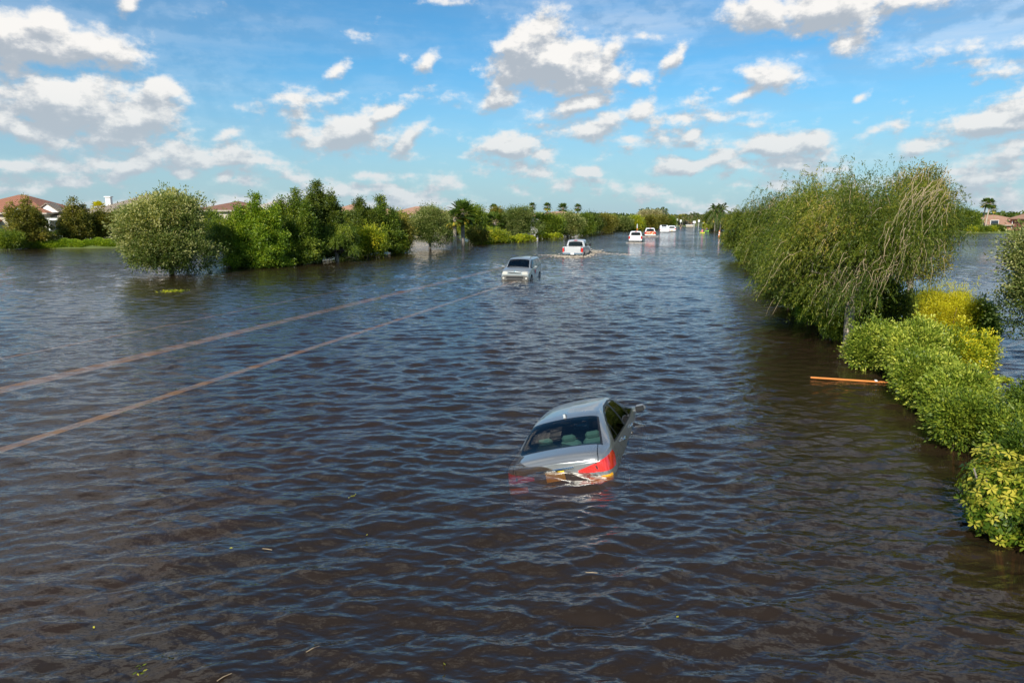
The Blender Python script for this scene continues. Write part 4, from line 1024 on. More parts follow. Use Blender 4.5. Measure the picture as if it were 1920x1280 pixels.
def house(label, px, by, w, dpt, eave_y, peak_y, roofm, wallm, yaw=0, z=.5, wings=(), gables=(), wins=(), chimney=None, porch=False):
    p = G(px, by, z); Y = p.y; ze = ztop(px, eave_y, Y) - z; zp = ztop(px, peak_y, Y + dpt * .4) - z
    t = thing('house', label, 'house', (p.x, p.y, z), radians(yaw))
    wl = MB().box((0, dpt / 2, ze / 2 - .2), (w, dpt, ze + .4)); rf = MB(); hip(rf, -w / 2, w / 2, 0, dpt, ze, zp)
    for (x, y, ww, dd, e, pk) in wings:
        wl.box((x, y, e / 2 - .2), (ww, dd, e + .38)); hip(rf, x - ww / 2, x + ww / 2, y - dd / 2, y + dd / 2, e, pk, .45)
    wall = wl.build('wall', wallm, t); roof = rf.build('roof', roofm, t)
    MB().box((0, -.53, ze - .10), (w + 1.06, .06, .22)).box((-w / 2 - .53, dpt / 2, ze - .1), (.06, dpt + 1, .22)).box((w / 2 + .53, dpt / 2, ze - .1), (.06, dpt + 1, .22)).build('fascia', W_fascia, t)
    for (x, y, zb, ww, hh) in gables:
        gb = MB(); gb.prism([(x - ww / 2, zb), (x + ww / 2, zb), (x, zb + hh)], y - .12, y + 1.6)
        g_ = gb.build('gable', W_trim, t)
        MB().prism([(x - ww / 2 - .3, zb - .02), (x - ww / 2 - .3, zb + .12), (x, zb + hh + .22), (x + ww / 2 + .3, zb + .12), (x + ww / 2 + .3, zb - .02), (x, zb + hh + .04)], y - .34, y + 1.7).build('gable_roof', roofm, g_)
    for (x, y, zc, ww, hh) in wins:
        f = MB().box((x, y - .03, zc), (ww + .2, .1, hh + .2)).build('window', W_trim, t); MB().box((x, y - .09, zc), (ww, .04, hh)).build('pane', M_win, f)
    if chimney: MB().box((chimney[0], chimney[1], (chimney[2]) / 2), (.7, .7, chimney[2])).box((chimney[0], chimney[1], chimney[2]), (.95, .95, .15)).build('chimney', W_trim, t)
    if porch:
        c_ = MB()
        for x in np.linspace(-w / 2 + .4, w / 2 - .4, 6): c_.box((x, -2.2, ze / 2 - .3), (.25, .25, ze - .5))
        c_.box((0, -2.2, ze - .45), (w, .3, .3)); c_.build('porch', W_trim, t)
    return t
house('house with a large red tiled hip roof at the left edge behind a dark tree', 2, 447, 13, 12, 399, 365, R_red, W_beige, 4, wings=((-3.0, -1.5, 6, 5, 2.6, 4.2),), gables=((3.2, -.4, 3.2, 3.0, 1.3),), wins=((2.0, 0, 1.6, 1.4, 1.3), (4.8, 0, 1.6, 1.4, 1.3), (-2.0, -4.0, 1.4, 1.6, 1.2)))
house('white house with a white front gable between the two leftmost dark trees', 128, 446, 11, 10, 405, 391, R_grey, W_white, -3, gables=((-2.2, -.5, 3.7, 3.2, 1.15),), wins=((-3.5, 0, 1.6, 1.2, 1.5), (-1, 0, 1.6, 1.2, 1.5), (1.6, 0, 1.6, 1.2, 1.5), (4, 0, 1.6, 1.2, 1.5)), porch=True)
house('house with a big grey-brown hip roof and a pale chimney, left of the silvery tree', 256, 446, 11.5, 12, 396, 363, R_grey, W_beige, 5, wins=((-3, 0, 1.6, 1.4, 1.3), (1, 0, 1.6, 1.4, 1.3)), chimney=(-5.2, 4, 6.0))
house('house with dark brown-red roof showing just right of the silvery tree', 428, 445, 9.5, 10, 394, 377, R_brown, W_beige, 0)
house('house with a pale cream roof peeping over the cypress row', 514, 444, 8, 9, 392, 374.5, R_pale, W_white, 0)
house('house with a grey-pink roof behind the right of the tallest conical tree', 655, 442, 10, 10, 403, 382, R_terra, W_beige, 3)
house('house with a wide terracotta roof and dark porch left of the round grey-green tree', 780, 441, 12, 10, 405, 387, R_terra, W_beige, -4, wings=((-5.0, 2, 5, 6, 3.0, 4.4),), wins=((-2, 0, 1.5, 2, 1.6),))
house('small pinkish roofed house half hidden behind the cabbage palms', 925, 436, 9, 9, 408, 399, R_terra, W_beige, 0)
house('house with an orange-tan roof and white gable below four tall fan palms', 1050, 433, 12, 10, 406, 396.5, R_terra, W_white, 0, gables=((-2, -.4, 2.2, 4, 1.2),))
house('long low house with tan hip roofs and red-brown walls on the far right shore', 1880, 431, 17, 13, 421.5, 403, R_terra, W_pink, -4, z=.45, wings=((-9.0, 4, 7.5, 8, 2.35, 4.2), (5.5, -1.5, 7, 5, 2.5, 4.0)), wins=((-9.5, 0, 1.2, 4.5, 1.6), (-2, 0, 1.4, 1.6, 1.4), (2.5, 0, 1.2, 1.2, 1.8)))
house('cream walled house partly hidden behind the dark oak on the right shore', 1772, 431, 9, 9, 420, 411, R_pale, W_beige, 0, z=.45)

# ---------------------------------------------------------------- left shore
for a in [(57, 460, 370, 82, 21, 'dark olive tree in front of the red roofed house, leftmost of the lawn trees', L_olive),
          (145, 457, 372, 66, 22, 'slim dark tree with a pale trunk in front of the white house', L_olive),
          (192, 455, 398, 64, 23, 'rounded olive-green lawn tree below the yellow palm', L_olive),
          (232, 454, 396, 50, 24, 'olive-green tree just left of the silvery tree in the water', L_olive)]:
    broad_tree(a[5], a[0], a[1], a[2], a[3], a[6], a[4], crown_base=.16, z=.35, N=.9, group='lawn trees in front of the houses', name='lawn_tree', shape='cone' if a[0] < 150 else 'round', leafL=.22, rc=.6, barkm=B_pale if a[0] == 145 else B_grey)
palm('yellow-topped fan palm beside the chimney of the grey-brown roof', 190, 447, 377, 34, 25, z=.4, leaf=L_yellow)
def hedge_row(name, label, pts, hts, dep, leaf, seed, N, leafL, cat_='hedge', z=.2, group=None, kind=None):
    """hedge along a line of ground points"""
    g = np.random.default_rng(seed); P = [Vector((p.x, p.y, 0)) for p in pts]; o = P[0].copy(); seg = [(P[i + 1] - P[i]) for i in range(len(P) - 1)]; tot = sum(s.length for s in seg)
    n = int(N); u = g.random(n) * tot; acc = np.cumsum([0] + [s.length for s in seg]); ii = np.clip(np.searchsorted(acc, u) - 1, 0, len(seg) - 1)
    base = np.array([P[i][:] for i in ii]); dr = np.array([seg[i].normalized()[:] for i in ii]); q = base + dr * (u - acc[ii])[:, None] - np.array(o[:])
    nrm = np.stack([-dr[:, 1], dr[:, 0], np.zeros(n)], 1)
    a = g.random(n) * pi; bump_ = 1 + .14 * np.sin(u * 1.9 + seed) + .09 * np.sin(u * 5.1); H_ = np.interp(u, acc, hts) * bump_
    off = np.cos(a) * dep * .5 * (.8 + .25 * g.random(n)); zz = np.sin(a) ** .6 * H_ * (.86 + .18 * g.random(n))
    q = q + nrm * off[:, None]; q[:, 2] = zz
    d = unit(nrm * np.cos(a)[:, None] + np.array([0, 0, 1]) * np.sin(a)[:, None] + .6 * g.normal(size=(n, 3)))
    t = np.clip(.45 + .22 * np.sin(u * 2.3 + 1) * g.random(n) + .2 * g.normal(size=n), 0, 1)
    V, F = leaf_quads(q, d, leafL * (.7 + .6 * g.random(n)), leafL * .55, g)
    r = thing(name, label, cat_, (o.x, o.y, z), 0, group); mesh_np('leaves', V, F, leaf, r, tint=t)
    mb = MB(); 
    for i in range(int(tot / .8)):
        k = (i + .5) * .8; s_ = min(np.searchsorted(acc, k) - 1, len(seg) - 1); c = P[s_] + seg[s_].normalized() * (k - acc[s_]) - o; hh = np.interp(k, acc, hts)
        for e in (-.25, .1, .3): mb.tube([(c.x, c.y, -.5), (c.x + e * .5, c.y + e * .4, hh * .4), (c.x + e, c.y + e * .8, hh * .8)], [.04, .03, .01], 5)
    mb.build('stems', B_brown, r, True)
    return r
hedge_row('ground_cover_hedge', 'low bright green clipped hedge along the water on the left shore', [G(48, 465.5), G(140, 464.5), G(238, 463.5)], [.85, .8, .9], 2.6, L_bright, 31, 26000, .16, z=.05)
hedge_row('tall_hedge', 'tall dark hedge behind the low bright one, under the lawn trees', [G(20, 452, .4), G(120, 452, .4), G(240, 451, .4), G(330, 451, .4)], [1.5, 1.35, 1.4, 1.5], 1.6, L_dark, 32, 16000, .2, z=.3)
shrub('dark bushy shrub at the left edge by the end of the low hedge', 8, 467, 436, 52, L_green, 33, leafL=.16, name='shrub', z=.1, rc=.4)
# silvery tree standing in the water
broad_tree('pale silvery-green round tree standing alone in the water, nearest on the left', 322, 512, 360, 206, L_silver, 41, crown_base=.05, trunk_r=.16, barkm=B_brown, N=4.6, leafL=.145, rc=.34, name='silvery_tree', split2=.42, tb=.06, tg_=.75)
row = 'trees standing in the flood along the left side of the road'
weeping_tree('thin soft-leaved light green tree just right of the silvery tree', 428, 501, 398, 64, L_green, 42, strands=700, N=24, leafL=.16, leafW=.035, wind=(.05, 0), group=row, twigs=False, tb=.15, hang=.3, low=.04)
broad_tree('small feathery green tree squeezed between the silvery tree and the first cypress', 452, 500, 385, 66, L_bright, 242, shape='cone', crown_base=.03, N=1.2, group=row, name='cypress_tree', leafL=.15, rc=.45, tb=-.1)
broad_tree('bright green layered cypress with drooping tiers touching the water', 487, 500, 366, 118, L_bright, 43, shape='cone', crown_base=.03, N=1.7, group=row, name='cypress_tree', leafL=.15, rc=.45, tb=-.12)
broad_tree('broad green cypress with a flat-topped crown left of the tallest one', 560, 494, 358, 104, L_green, 44, shape='cone', crown_base=.05, N=1.7, group=row, name='cypress_tree', leafL=.15, rc=.45)
broad_tree('tallest dark conical cypress in the row of flooded trees', 600, 488, 338, 120, L_dark, 45, shape='cone', crown_base=.08, N=2.0, group=row, name='cypress_tree', leafL=.15, rc=.45, tb=.1)
weeping_tree('dark green weeping willow-like tree hanging to the water below the tallest cypress', 632, 490, 415, 96, L_green, 46, strands=1300, N=24, leafL=.15, leafW=.03, wind=(-.1, 0), group=row, twigs=0, hang=.26, low=.03)
weeping_tree('dense weeping tree between the bright cypress and the willow-like one', 545, 495, 430, 70, L_bright, 47, strands=900, N=24, leafL=.15, leafW=.03, wind=(0, 0), group=row, twigs=0, hang=.26, low=.03, tb=-.15)
broad_tree('dark green tree behind the yellow-green bush, left of two pointed tops', 678, 478, 374, 92, L_dark, 48, shape='cone', crown_base=.1, N=1.7, group=row, leafL=.16, rc=.5, tb=.15)
broad_tree('dark tree with a separate tuft on top, right of two pointed tops', 716, 476, 367, 88, L_green, 49, shape='cone', crown_base=.1, N=1.6, group=row, leafL=.16, rc=.5, tb=-.1)
shrub('rounded bright yellow-green bush at the water edge of the tree row', 682, 483, 428, 84, L_lime, 50, leafL=.15, N=1.5, name='yellow_green_bush', rc=.36, group=None)
broad_tree('olive tree with yellowish lower leaves beside the round grey-green tree', 748, 474, 405, 66, L_olive, 51, crown_base=.05, N=1.2, group=row, leafL=.16, rc=.45, tb=.15)
shrub('small yellow-green bush under the olive tree at the water', 742, 476, 440, 40, L_lime, 52, leafL=.14, name='yellow_green_bush', rc=.3, tb=-.15)
broad_tree('round grey-green tree with a short dark trunk showing water beneath', 806, 467, 387, 94, L_silver, 53, crown_base=.14, N=1.9, group=row, leafL=.15, rc=.42, tb=-.14, split2=.25)
palm('cabbage palm with a whitish trunk, left one of the pair by the road', 853, 462, 392, 46, 54, group='cabbage palms by the flooded road', barkm=B_pale, trunk_r=.22, nf=34)
palm('cabbage palm with a broad grey trunk, right one of the pair by the road', 868, 461, 377, 62, 55, group='cabbage palms by the flooded road', trunk_r=.24, nf=40)
broad_tree('green bushy tree filling in behind the two cabbage palms', 880, 452, 385, 62, L_green, 56, crown_base=.12, N=1.3, leafL=.2, rc=.6, group=row, tb=.1)
shrub('low olive shrub with dry grass right of the cabbage palm pair', 893, 459, 428, 44, L_olive, 57, leafL=.15, name='shrub', rc=.35)
shrub('yellow-green low shrub patch left of the big grey-green tree', 925, 456, 428, 62, L_lime, 58, leafL=.15, name='shrub', rc=.35, tb=-.2)
palm('short cabbage palm with yellow lower fronds left of the big grey-green tree', 928, 450, 398, 50, 59, nf=30, trunk_r=.2)
broad_tree('brownish-green tree behind the short cabbage palm', 934, 443, 391, 40, L_olive, 60, N=1.0, leafL=.22, rc=.6, group=row, tb=.1)
palm('small fan palm standing clear above the trees near the pinkish roof', 926, 436, 382, 22, 61, z=.4, group='fan palms rising above the left tree row', trunk_r=.18)
broad_tree('big round grey-green tree right of the yellow shrub patch', 972, 449, 388, 92, L_silver, 62, crown_base=.08, N=1.9, group=row, leafL=.17, rc=.5, tb=-.14, split2=.22)
for i, (x, ty, w_, lab) in enumerate([(998, 379.5, 20, 'first of the four tall fan palms, left'), (1026, 379.5, 22, 'second of the four tall fan palms, left of the orange-tan roof'), (1055, 380.5, 28, 'widest of the four tall fan palms, over the orange-tan roof'), (1083, 382, 20, 'last of the four tall fan palms, alone at the right')]):
    palm(lab, x, 432, ty, w_, 63 + i, z=.4, group='fan palms rising above the left tree row', trunk_r=.18, nf=26)
palm('cabbage palm with an orange seed cluster between two round trees', 1012, 446, 398, 42, 67, nf=32, trunk_r=.22, barkm=B_pale)
for i, a in enumerate([(1036, 446, 402, 52, L_green, 'green tree hiding the trunk of the orange-tan roofed house'), (1064, 444, 398, 66, L_silver, 'grey-green tree in front of the orange-tan roofed house'), (1094, 441, 402, 44, L_green, 'dark green tree below the last tall fan palm'),
                       (1112, 439, 401, 40, L_dark, 'dark narrow tree where the left row starts to thin'), (1128, 437, 403, 44, L_olive, 'olive rounded tree near the far end of the left row'), (1145, 434, 406, 30, L_olive, 'last small olive tree of the left row beside the marker post')]):
    broad_tree(a[5], *a[:4], a[4], 70 + i, crown_base=.04, N=1.1, group=row, leafL=.24, rc=.7, tb=.0)
for i, (x, b, tp, w_) in enumerate([(955, 455, 443, 40), (985, 452, 444, 30), (1030, 448, 436, 44), (905, 458.5, 450, 30)]):
    hedge_row('reed_clump', ['dry yellow-green reeds left of the big grey-green trunk', 'thin reeds under the big grey-green tree', 'yellowish reeds between the far palm trunks', 'dry reeds at the foot of the cabbage palm pair'][i], [G(x - w_ / 2, b), G(x + w_ / 2, b - 1)], [.8, .6], 1.0, L_lime, 80 + i, 2200, .3, cat_='reeds', z=0)

for i, (x, b_, tp, w_, lf_) in enumerate([(398, 458, 402, 60, L_green), (455, 458, 392, 60, L_olive), (522, 457, 390, 60, L_green), (640, 455, 398, 60, L_green), (700, 453, 396, 60, L_olive), (748, 451, 402, 50, L_green), (845, 446, 400, 50, L_olive), (905, 443, 402, 46, L_green)]):
    broad_tree(['green garden tree seen between the silvery tree and the cypresses', 'olive garden tree in front of the brown-red roof', 'green garden tree below the pale cream roof', 'green garden tree left of the grey-pink roof', 'olive garden tree behind the dark pointed trees', 'green garden tree in front of the wide terracotta roof', 'olive garden tree behind the left cabbage palm', 'green garden tree below the small pinkish roof'][i], x, b_, tp, w_, lf_, 340 + i, crown_base=.06, N=1.2, leafL=.24, rc=.6, z=.2, group='garden trees behind the flooded row', tb=.08, name='garden_tree')
# median trees between the two carriageways, far on
med = 'bushy trees on the far median'
for i, a in enumerate([(1168, 433, 410, 32, L_silver, 'pale bushy tree at the near end of the far median'), (1188, 432, 408, 40, L_lime, 'yellow-green tree second along the far median'), (1212, 430.5, 406, 40, L_olive, 'olive tree mid-way along the far median'),
                       (1234, 429, 407, 38, L_olive, 'olive tree toward the end of the far median'), (1254, 427.5, 409, 30, L_green, 'small green tree at the end of the far median')]):
    broad_tree(a[5], *a[:4], a[4], 90 + i, crown_base=.02, N=1.0, group=med, leafL=.32, rc=.9, tb=-.05)
for i, x in enumerate([1203, 1212, 1221, 1230, 1240, 1246]):
    palm(['leftmost feather palm', 'second feather palm', 'third feather palm', 'fourth feather palm', 'tallest feather palm with light green fronds', 'rightmost feather palm'][i] + ' of the far median cluster', x, 425.5, [389, 388, 389, 388, 386.5, 389][i], 24, 100 + i, kind='pinnate', z=.3, group='feather palms of the far median', trunk_r=.12, nf=20)
for i, x in enumerate([1207, 1218, 1228]): broad_tree('whitish grey tree under the far feather palms, %s' % ['left', 'middle', 'right'][i], x, 426, 398, 22, L_white, 110 + i, N=.7, leafL=.4, rc=1.0, z=.3, group='whitish trees under the far palms')
palm('royal palm with a full drooping crown behind the near hedge top, left of a pair', 1340, 431, 378, 44, 120, kind='pinnate', z=.3, nf=26, trunk_r=.16, group='royal palms by the bend', name='royal_palm')
palm('royal palm standing right of a pair by the weeping trees', 1350, 431, 378, 44, 121, kind='pinnate', z=.3, nf=26, trunk_r=.16, group='royal palms by the bend', name='royal_palm')
for i, (x, tp) in enumerate([(1297, 397), (1303, 396), (1308, 397), (1267, 401), (1280, 402), (1290, 401)]):
    palm(['tall thin palm, left of the trio at the far end', 'tall thin palm, centre of the trio at the far end', 'tall thin palm, right of the trio at the far end', 'small dark palm just right of the median trees', 'small dark palm above the parked cars', 'small dark palm left of the trio'][i], x, 422.5, tp, 22 if i < 3 else 16, 130 + i, kind='pinnate', z=.5, group='small palms at the far end of the road', trunk_r=.10, nf=16)
broad_tree('dark green tree below the royal palms at the bend', 1337, 430, 398, 34, L_dark, 140, N=1.2, leafL=.3, rc=.8, z=.2)
broad_tree('bushy green tree beside the weeping trees at the bend', 1352, 431, 404, 26, L_olive, 141, N=1.0, leafL=.3, rc=.8, z=.2)

# far-off wood along the horizon
def far_wood(label, x0, x1, by, tys, leaf, seed, n=16000):
    g = np.random.default_rng(seed); xs = np.sort(g.uniform(x0, x1, 90)); P = []; D_ = []; Tn = []
    for x in xs:
        p = G(x, by, .5); top = ztop(x, np.interp(x, *tys) + g.normal() * 1.2, p.y); hh = max(2.0, top - .5); k = n // 90; w = (x1 - x0) / 1280 * p.y / 34
        u = unit(g.normal(size=(k, 3))); c = np.array([p.x, p.y + g.random() * 12, .3 + hh * .5])
        q = c + u * np.array([w * (1 + g.random()), 4, hh * .5]) * (.75 + .3 * g.random((k, 1))); P.append(q); D_.append(unit(u + g.normal(size=(k, 3)) * .7)); Tn.append(np.clip(.4 + .2 * g.normal() + .18 * g.normal(size=k), 0, 1))
    P = np.concatenate(P); D_ = np.concatenate(D_); Tn = np.concatenate(Tn)
    V, F = leaf_quads(P, D_, .9 * (.7 + .6 * g.random(len(P))), .55, g)
    o = mesh_np('far_wood', V, F, leaf, tint=Tn); tag(o, label, 'wood', kind='stuff')
far_wood('far-off low wood along the horizon behind the left tree row', 700, 1215, 419, ([700, 1000, 1130, 1215], [400, 401, 402, 403]), L_dark, 150, 22000)
far_wood('far-off wood behind the end of the flooded road', 1200, 1480, 417, ([1200, 1300, 1480], [404, 404, 402]), L_olive, 151, 22000)
far_wood('far-off wood behind the right shore', 1480, 2100, 421, ([1480, 1760, 1800, 2100], [398, 400, 399, 400]), L_dark, 152, 22000)
far_wood('far-off wood behind the houses on the left', -420, 720, 425, ([-420, 720], [404, 404]), L_dark, 153, 22000)
# ---------------------------------------------------------------- right verge: weeping trees, hedge
rg = 'weeping trees in the flooded right verge'
weeping_tree('largest weeping tree over the hedge with pale hanging twigs and a forked trunk', 1590, 645, 303, 345, L_weep, 201, strands=3300, N=38, trunk_r=.15, leafL=.085, leafW=.017, wind=(-.30, -.05), group=rg, low=.12, hang=.20, barkm=B_pale, tips=.12)
weeping_tree('second weeping tree, just beyond the largest one', 1512, 585, 335, 190, L_weep, 202, strands=1900, N=36, trunk_r=.15, leafL=.10, leafW=.022, wind=(-.35, 0), group=rg, low=.08, hang=.22)
weeping_tree('slim weeping tree leaning out between the two nearest ones', 1548, 612, 322, 150, L_weep, 209, strands=1500, N=36, leafL=.09, leafW=.02, wind=(-.35, 0), group=rg, low=.1, tb=.08, hang=.2)
weeping_tree('third weeping tree with a lower crown beyond the second', 1462, 533, 352, 150, L_weep, 203, strands=1500, N=34, leafL=.11, leafW=.026, wind=(-.3, 0), group=rg, low=.06, tb=-.05, hang=.24)
weeping_tree('rounded weeping tree near the striped channelizer, fourth from the viewer', 1412, 486, 385, 118, L_weep, 204, strands=1500, N=34, leafL=.13, leafW=.032, wind=(-.15, 0), group=rg, low=.03, hang=.24, tb=.05, twigs=0)
weeping_tree('farthest and smallest weeping tree of the right verge', 1388, 458, 388, 76, L_weep, 205, strands=900, N=32, leafL=.16, leafW=.04, wind=(-.1, 0), group=rg, low=.03, hang=.24, tb=.05, twigs=0)
broad_tree('dark small-leaved oak rising behind the right side of the largest weeping tree', 1702, 575, 316, 165, L_olive, 206, crown_base=.16, N=3.4, leafL=.085, rc=.30, name='oak_tree', barkm=B_grey, tb=.05, trunk_r=.12)
broad_tree('small grey-leaved tree with open branches cut by the right edge of the photo', 1952, 700, 415, 235, L_silver, 207, crown_base=.22, N=2.0, leafL=.07, rc=.26, name='silvery_tree', trunk_r=.07, tb=-.12, split2=.25)
hg = 'shrubs of the flooded hedge'
for i, a in enumerate([(1655, 632, 520, 120, 'dark dense bush in the shade under the largest weeping tree'), (1560, 600, 490, 110, 'dark dense bush between the two nearest weeping trees'), (1490, 555, 455, 110, 'dark dense bush under the second and third weeping trees'), (1440, 512, 440, 80, 'dark dense bush beneath the third weeping tree')]):
    shrub(a[4], a[0], a[1], a[2], a[3], L_dark, 360 + i, leafL=.085, N=1.6, group='dark bushes under the weeping trees', rc=.22, tb=.1, name='understory_bush')
S = [(1378, 462, 440, 34, L_green, 'dark low shrub at the far end of the hedge', .14, 0),
     (1402, 490, 462, 40, L_green, 'dark shrub under the rounded weeping tree', .12, 0),
     (1413, 505, 482, 26, L_olive, 'brownish olive shrub left of the bright yellow one', .09, .1),
     (1438, 516, 486, 32, L_yellow, 'small bright yellow variegated shrub at the far part of the hedge', .09, -.15),
     (1458, 545, 500, 56, L_green, 'dark green shrub just before the bright yellow one', .09, 0),
     (1500, 582, 520, 80, L_green, 'green shrub below the second weeping tree', .08, .1),
     (1538, 612, 545, 80, L_bright, 'fresh green shrub beside the bent white bracket', .075, -.1),
     (1575, 640, 580, 60, L_green, 'dark green shrub at the foot of the forked trunk', .07, .1),
     (1640, 695, 605, 120, L_hedge, 'leafy light green shrub right of the forked trunk', .075, -.05),
     (1715, 725, 605, 130, L_hedge, 'light green shrub in the middle of the hedge', .075, .1),
     (1728, 600, 548, 100, L_dark, 'dark shrub left of the feathery yellow bush', .06, .2),
     (1775, 655, 535, 120, L_yellow, 'feathery bright yellow bush behind the hedge', .075, .05),
     (1828, 655, 565, 62, L_green, 'dark green tuft at the right of the feathery yellow bush', .07, 0),
     (1800, 720, 622, 110, L_lime, 'yellow-green shrub in front of the feathery bush', .07, .12),
     (1728, 770, 665, 110, L_hedge, 'light green shrub whose foot is near the floating orange board', .075, 0),
     (1790, 800, 690, 120, L_hedge, 'broad light green shrub just behind the dark one', .075, .05),
     (1812, 852, 738, 130, L_green, 'dark green small-leaved shrub, second in from the big-leaved bush', .065, .12),
     (1893, 880, 775, 100, L_green, 'dark green shrub right behind the big-leaved yellow-green bush', .065, .05),
     (1925, 985, 815, 110, L_green, 'dark green shrub squeezed between the big-leaved bush and its dark neighbour', .06, .05),
     (1950, 830, 730, 110, L_green, 'green shrub cut by the right edge above the big-leaved bush', .065, .05)]
for i, a in enumerate(S):
    big = a[3] > 90
    shrub(a[5], a[0] + (20 if i >= 8 else 0), a[1], a[2], a[3], a[4], 220 + i, leafL=a[6] * .88, N=(2.1 if big else 1.3) if a[6] < .1 else .9, group=hg, rc=.14 if a[6] < .1 else .3, tb=a[7], name='hedge_shrub', aspect=.5 if a[4] is not L_yellow else .22, lumps=11)
scheff('big-leaved variegated yellow-green bush at the lower right corner', 2012, 1065, 848, 262, 250)
# ---------------------------------------------------------------- small things
M_orange = simple('orange_paint', (.80, .22, .03), .5); M_owood = simple('orange_wood', (.62, .22, .05), .45)
M_wmetal = simple('white_metal', (.78, .78, .76), .4)
a = G(1519, 711); b = G(1668, 719)
t = thing('floating_board', 'orange wooden board floating in the water left of the hedge', 'board', (a.x, a.y, 0), atan2(b.y - a.y, b.x - a.x)); Lb = (b - a).length
MB().box((Lb / 2, 0, .035), (Lb, .06, .045), bev=.015, rot=Matrix.Rotation(radians(.8), 3, 'Y')).build('board', M_owood, t)
MB().box((Lb * .83, 0, .055), (.06, .10, .03), bev=.01).build('nail_plate', M_wmetal, t)
# bent white bracket in the hedge
p = G(1556, 603, 0); p.y -= .9; p.x -= .15
t = thing('bent_sign_bracket', 'bent white metal bracket with a tilted panel, in the hedge by the forked trunk', 'bracket', (p.x, p.y, 0))
MB().tube([(.16, 0, .1), (.05, 0, .42), (-.06, 0, .62), (-.03, 0, .80), (.02, 0, .96), (-.02, 0, 1.06), (-.12, 0, 1.05), (-.16, 0, .98)], .028, 8).build('post', M_wmetal, t, True)
MB().box((.22, .02, .80), (.34, .03, .16), rot=Matrix.Rotation(radians(38), 3, 'Y'), bev=.008).build('panel', M_wmetal, t)
MB().tube([(-.03, 0, .82), (-.15, .01, .70), (-.06, 0, .60)], .018, 6).build('hook', M_wmetal, t, True)
# striped channelizer
def channelizer(label, px, by, ty, group=None):
    p = G(px, by); h = ztop(px, ty, p.y); t = thing('channelizer_post', label, 'traffic marker', (p.x, p.y, 0), 0, group); n = 5
    for i in range(n):
        z0, z1 = h * i / n - (.5 if i == 0 else 0), h * (i + 1) / n
        MB().lathe([(0, z0), (.17 - .012 * i, z0), (.165 - .012 * i, z1), (0, z1)], n=14).build('orange_band' if i % 2 == 0 else 'white_band', M_orange if i % 2 == 0 else M_wmetal, t)
    MB().lathe([(.05, h), (.05, h + .12), (0, h + .13)], n=10).build('handle', M_orange, t)
    return t
channelizer('orange and white striped traffic post in the water beside the far end of the hedge', 1348.5, 443, 433)
def marker(label, px, by, ty, m1, m2, r=.06, group=None):
    p = G(px, by); h = ztop(px, ty, p.y); t = thing('marker_post', label, 'marker post', (p.x, p.y, 0), 0, group)
    MB().tube([(0, 0, -.6), (0, 0, h * .5)], r, 8).build('lower_post', m1, t); MB().tube([(0, 0, h * .5), (0, 0, h)], r * .98, 8).build('upper_post', m2, t); return t
marker('thin orange and white marker pole behind the plain white pickup', 1194.5, 436, 420, M_orange, M_wmetal, .09)
marker('short dark and white post in the water where the left row ends', 1150.5, 433, 421, M_black, M_wmetal, .14)
# white sign on a post, far
p = G(1301, 431); t = thing('road_sign', 'small white square sign on a thin post in the water near the far kerb', 'sign', (p.x, p.y, 0))
MB().tube([(0, 0, -.5), (0, 0, 2.3)], .05, 8).build('post', M_wmetal, t); MB().box((0, -.07, 1.95), (.75, .04, .60), bev=.01).build('panel', M_wmetal, t)
for i, (x, b_, tp) in enumerate([(1269, 424, 410), (1276, 424, 412), (1310, 425, 412), (1322.5, 427, 413), (1328, 427, 414)]):
    p = G(x, b_, .3); h = ztop(x, tp, p.y) - .3
    t = thing('street_sign', ['tall white sign farthest left on the far shore', 'white sign above the dark parked cars', 'white sign by the end of the road', 'white sign above the yellow far hedge', 'small round-topped white sign next to the royal palms'][i], 'sign', (p.x, p.y, .3), 0, 'small white signs on the far shore')
    MB().tube([(0, 0, -.3), (0, 0, h)], .05, 6).build('post', M_wmetal, t); MB().box((0, -.06, h - .35), (.55, .04, .7), bev=.02).build('panel', M_wmetal, t)
def far_car(label, px, by, w_, colm, group):
    p = G(px, by, .5); t = thing('parked_car', label, 'car', (p.x, p.y, .5), radians(4), group); L = w_
    keys = [(0, .25, .6, .5, .7, .8, .55, .85), (.1, .22, .8, .5, .78, .85, .6, .92), (.7, .2, .88, .55, .84, .9, .6, 1.0), (1.3, .2, .9, .55, .85, .9, .6, 1.4), (2.6, .2, .9, .55, .85, .9, .6, 1.42), (3.4, .2, .9, .55, .84, .88, .62, .95), (4.4, .25, .8, .5, .72, .7, .6, .75)]
    Gd = loft(keys, .08, 2, 8, (.05, .05), .02); Gd = np.stack([Gd[..., 1] - 2.2, Gd[..., 0], Gd[..., 2]], -1)
    R = [('window', 'fn', lambda c, nr: (c[:, 2] > .97) & (c[:, 2] < 1.32) & (np.abs(nr[:, 1]) > .4) & (np.abs(c[:, 0]) < 1.3), 0), ('cut', 'fn', lambda c, nr: (((np.abs(c[:, 0]) - 1.35) ** 2 + (c[:, 2] - .32) ** 2) < .37 ** 2) & (np.abs(nr[:, 1]) > .4), 0)]
    parts_from(Gd, R, 'body', t, dict(body=colm, window=M_glassd))
    for sx in (-1.35, 1.35):
        for sy in (-.78, .78):
            MB().lathe([(0, -.1), (.3, -.1), (.32, 0), (.3, .1), (0, .1)], (sx, sy, .32), 'y', 16).build('wheel', M_rubber, t)
    return t
far_car('dark car parked on the far shore, left one of a pair', 1273, 422.2, 4, M_black, 'dark cars on the far shore'); far_car('dark car parked on the far shore, right one of a pair', 1281, 422.2, 4, M_black, 'dark cars on the far shore')
far_car('pale car standing on the far shore right of the two dark ones', 1290, 422, 4, W_pink, None)
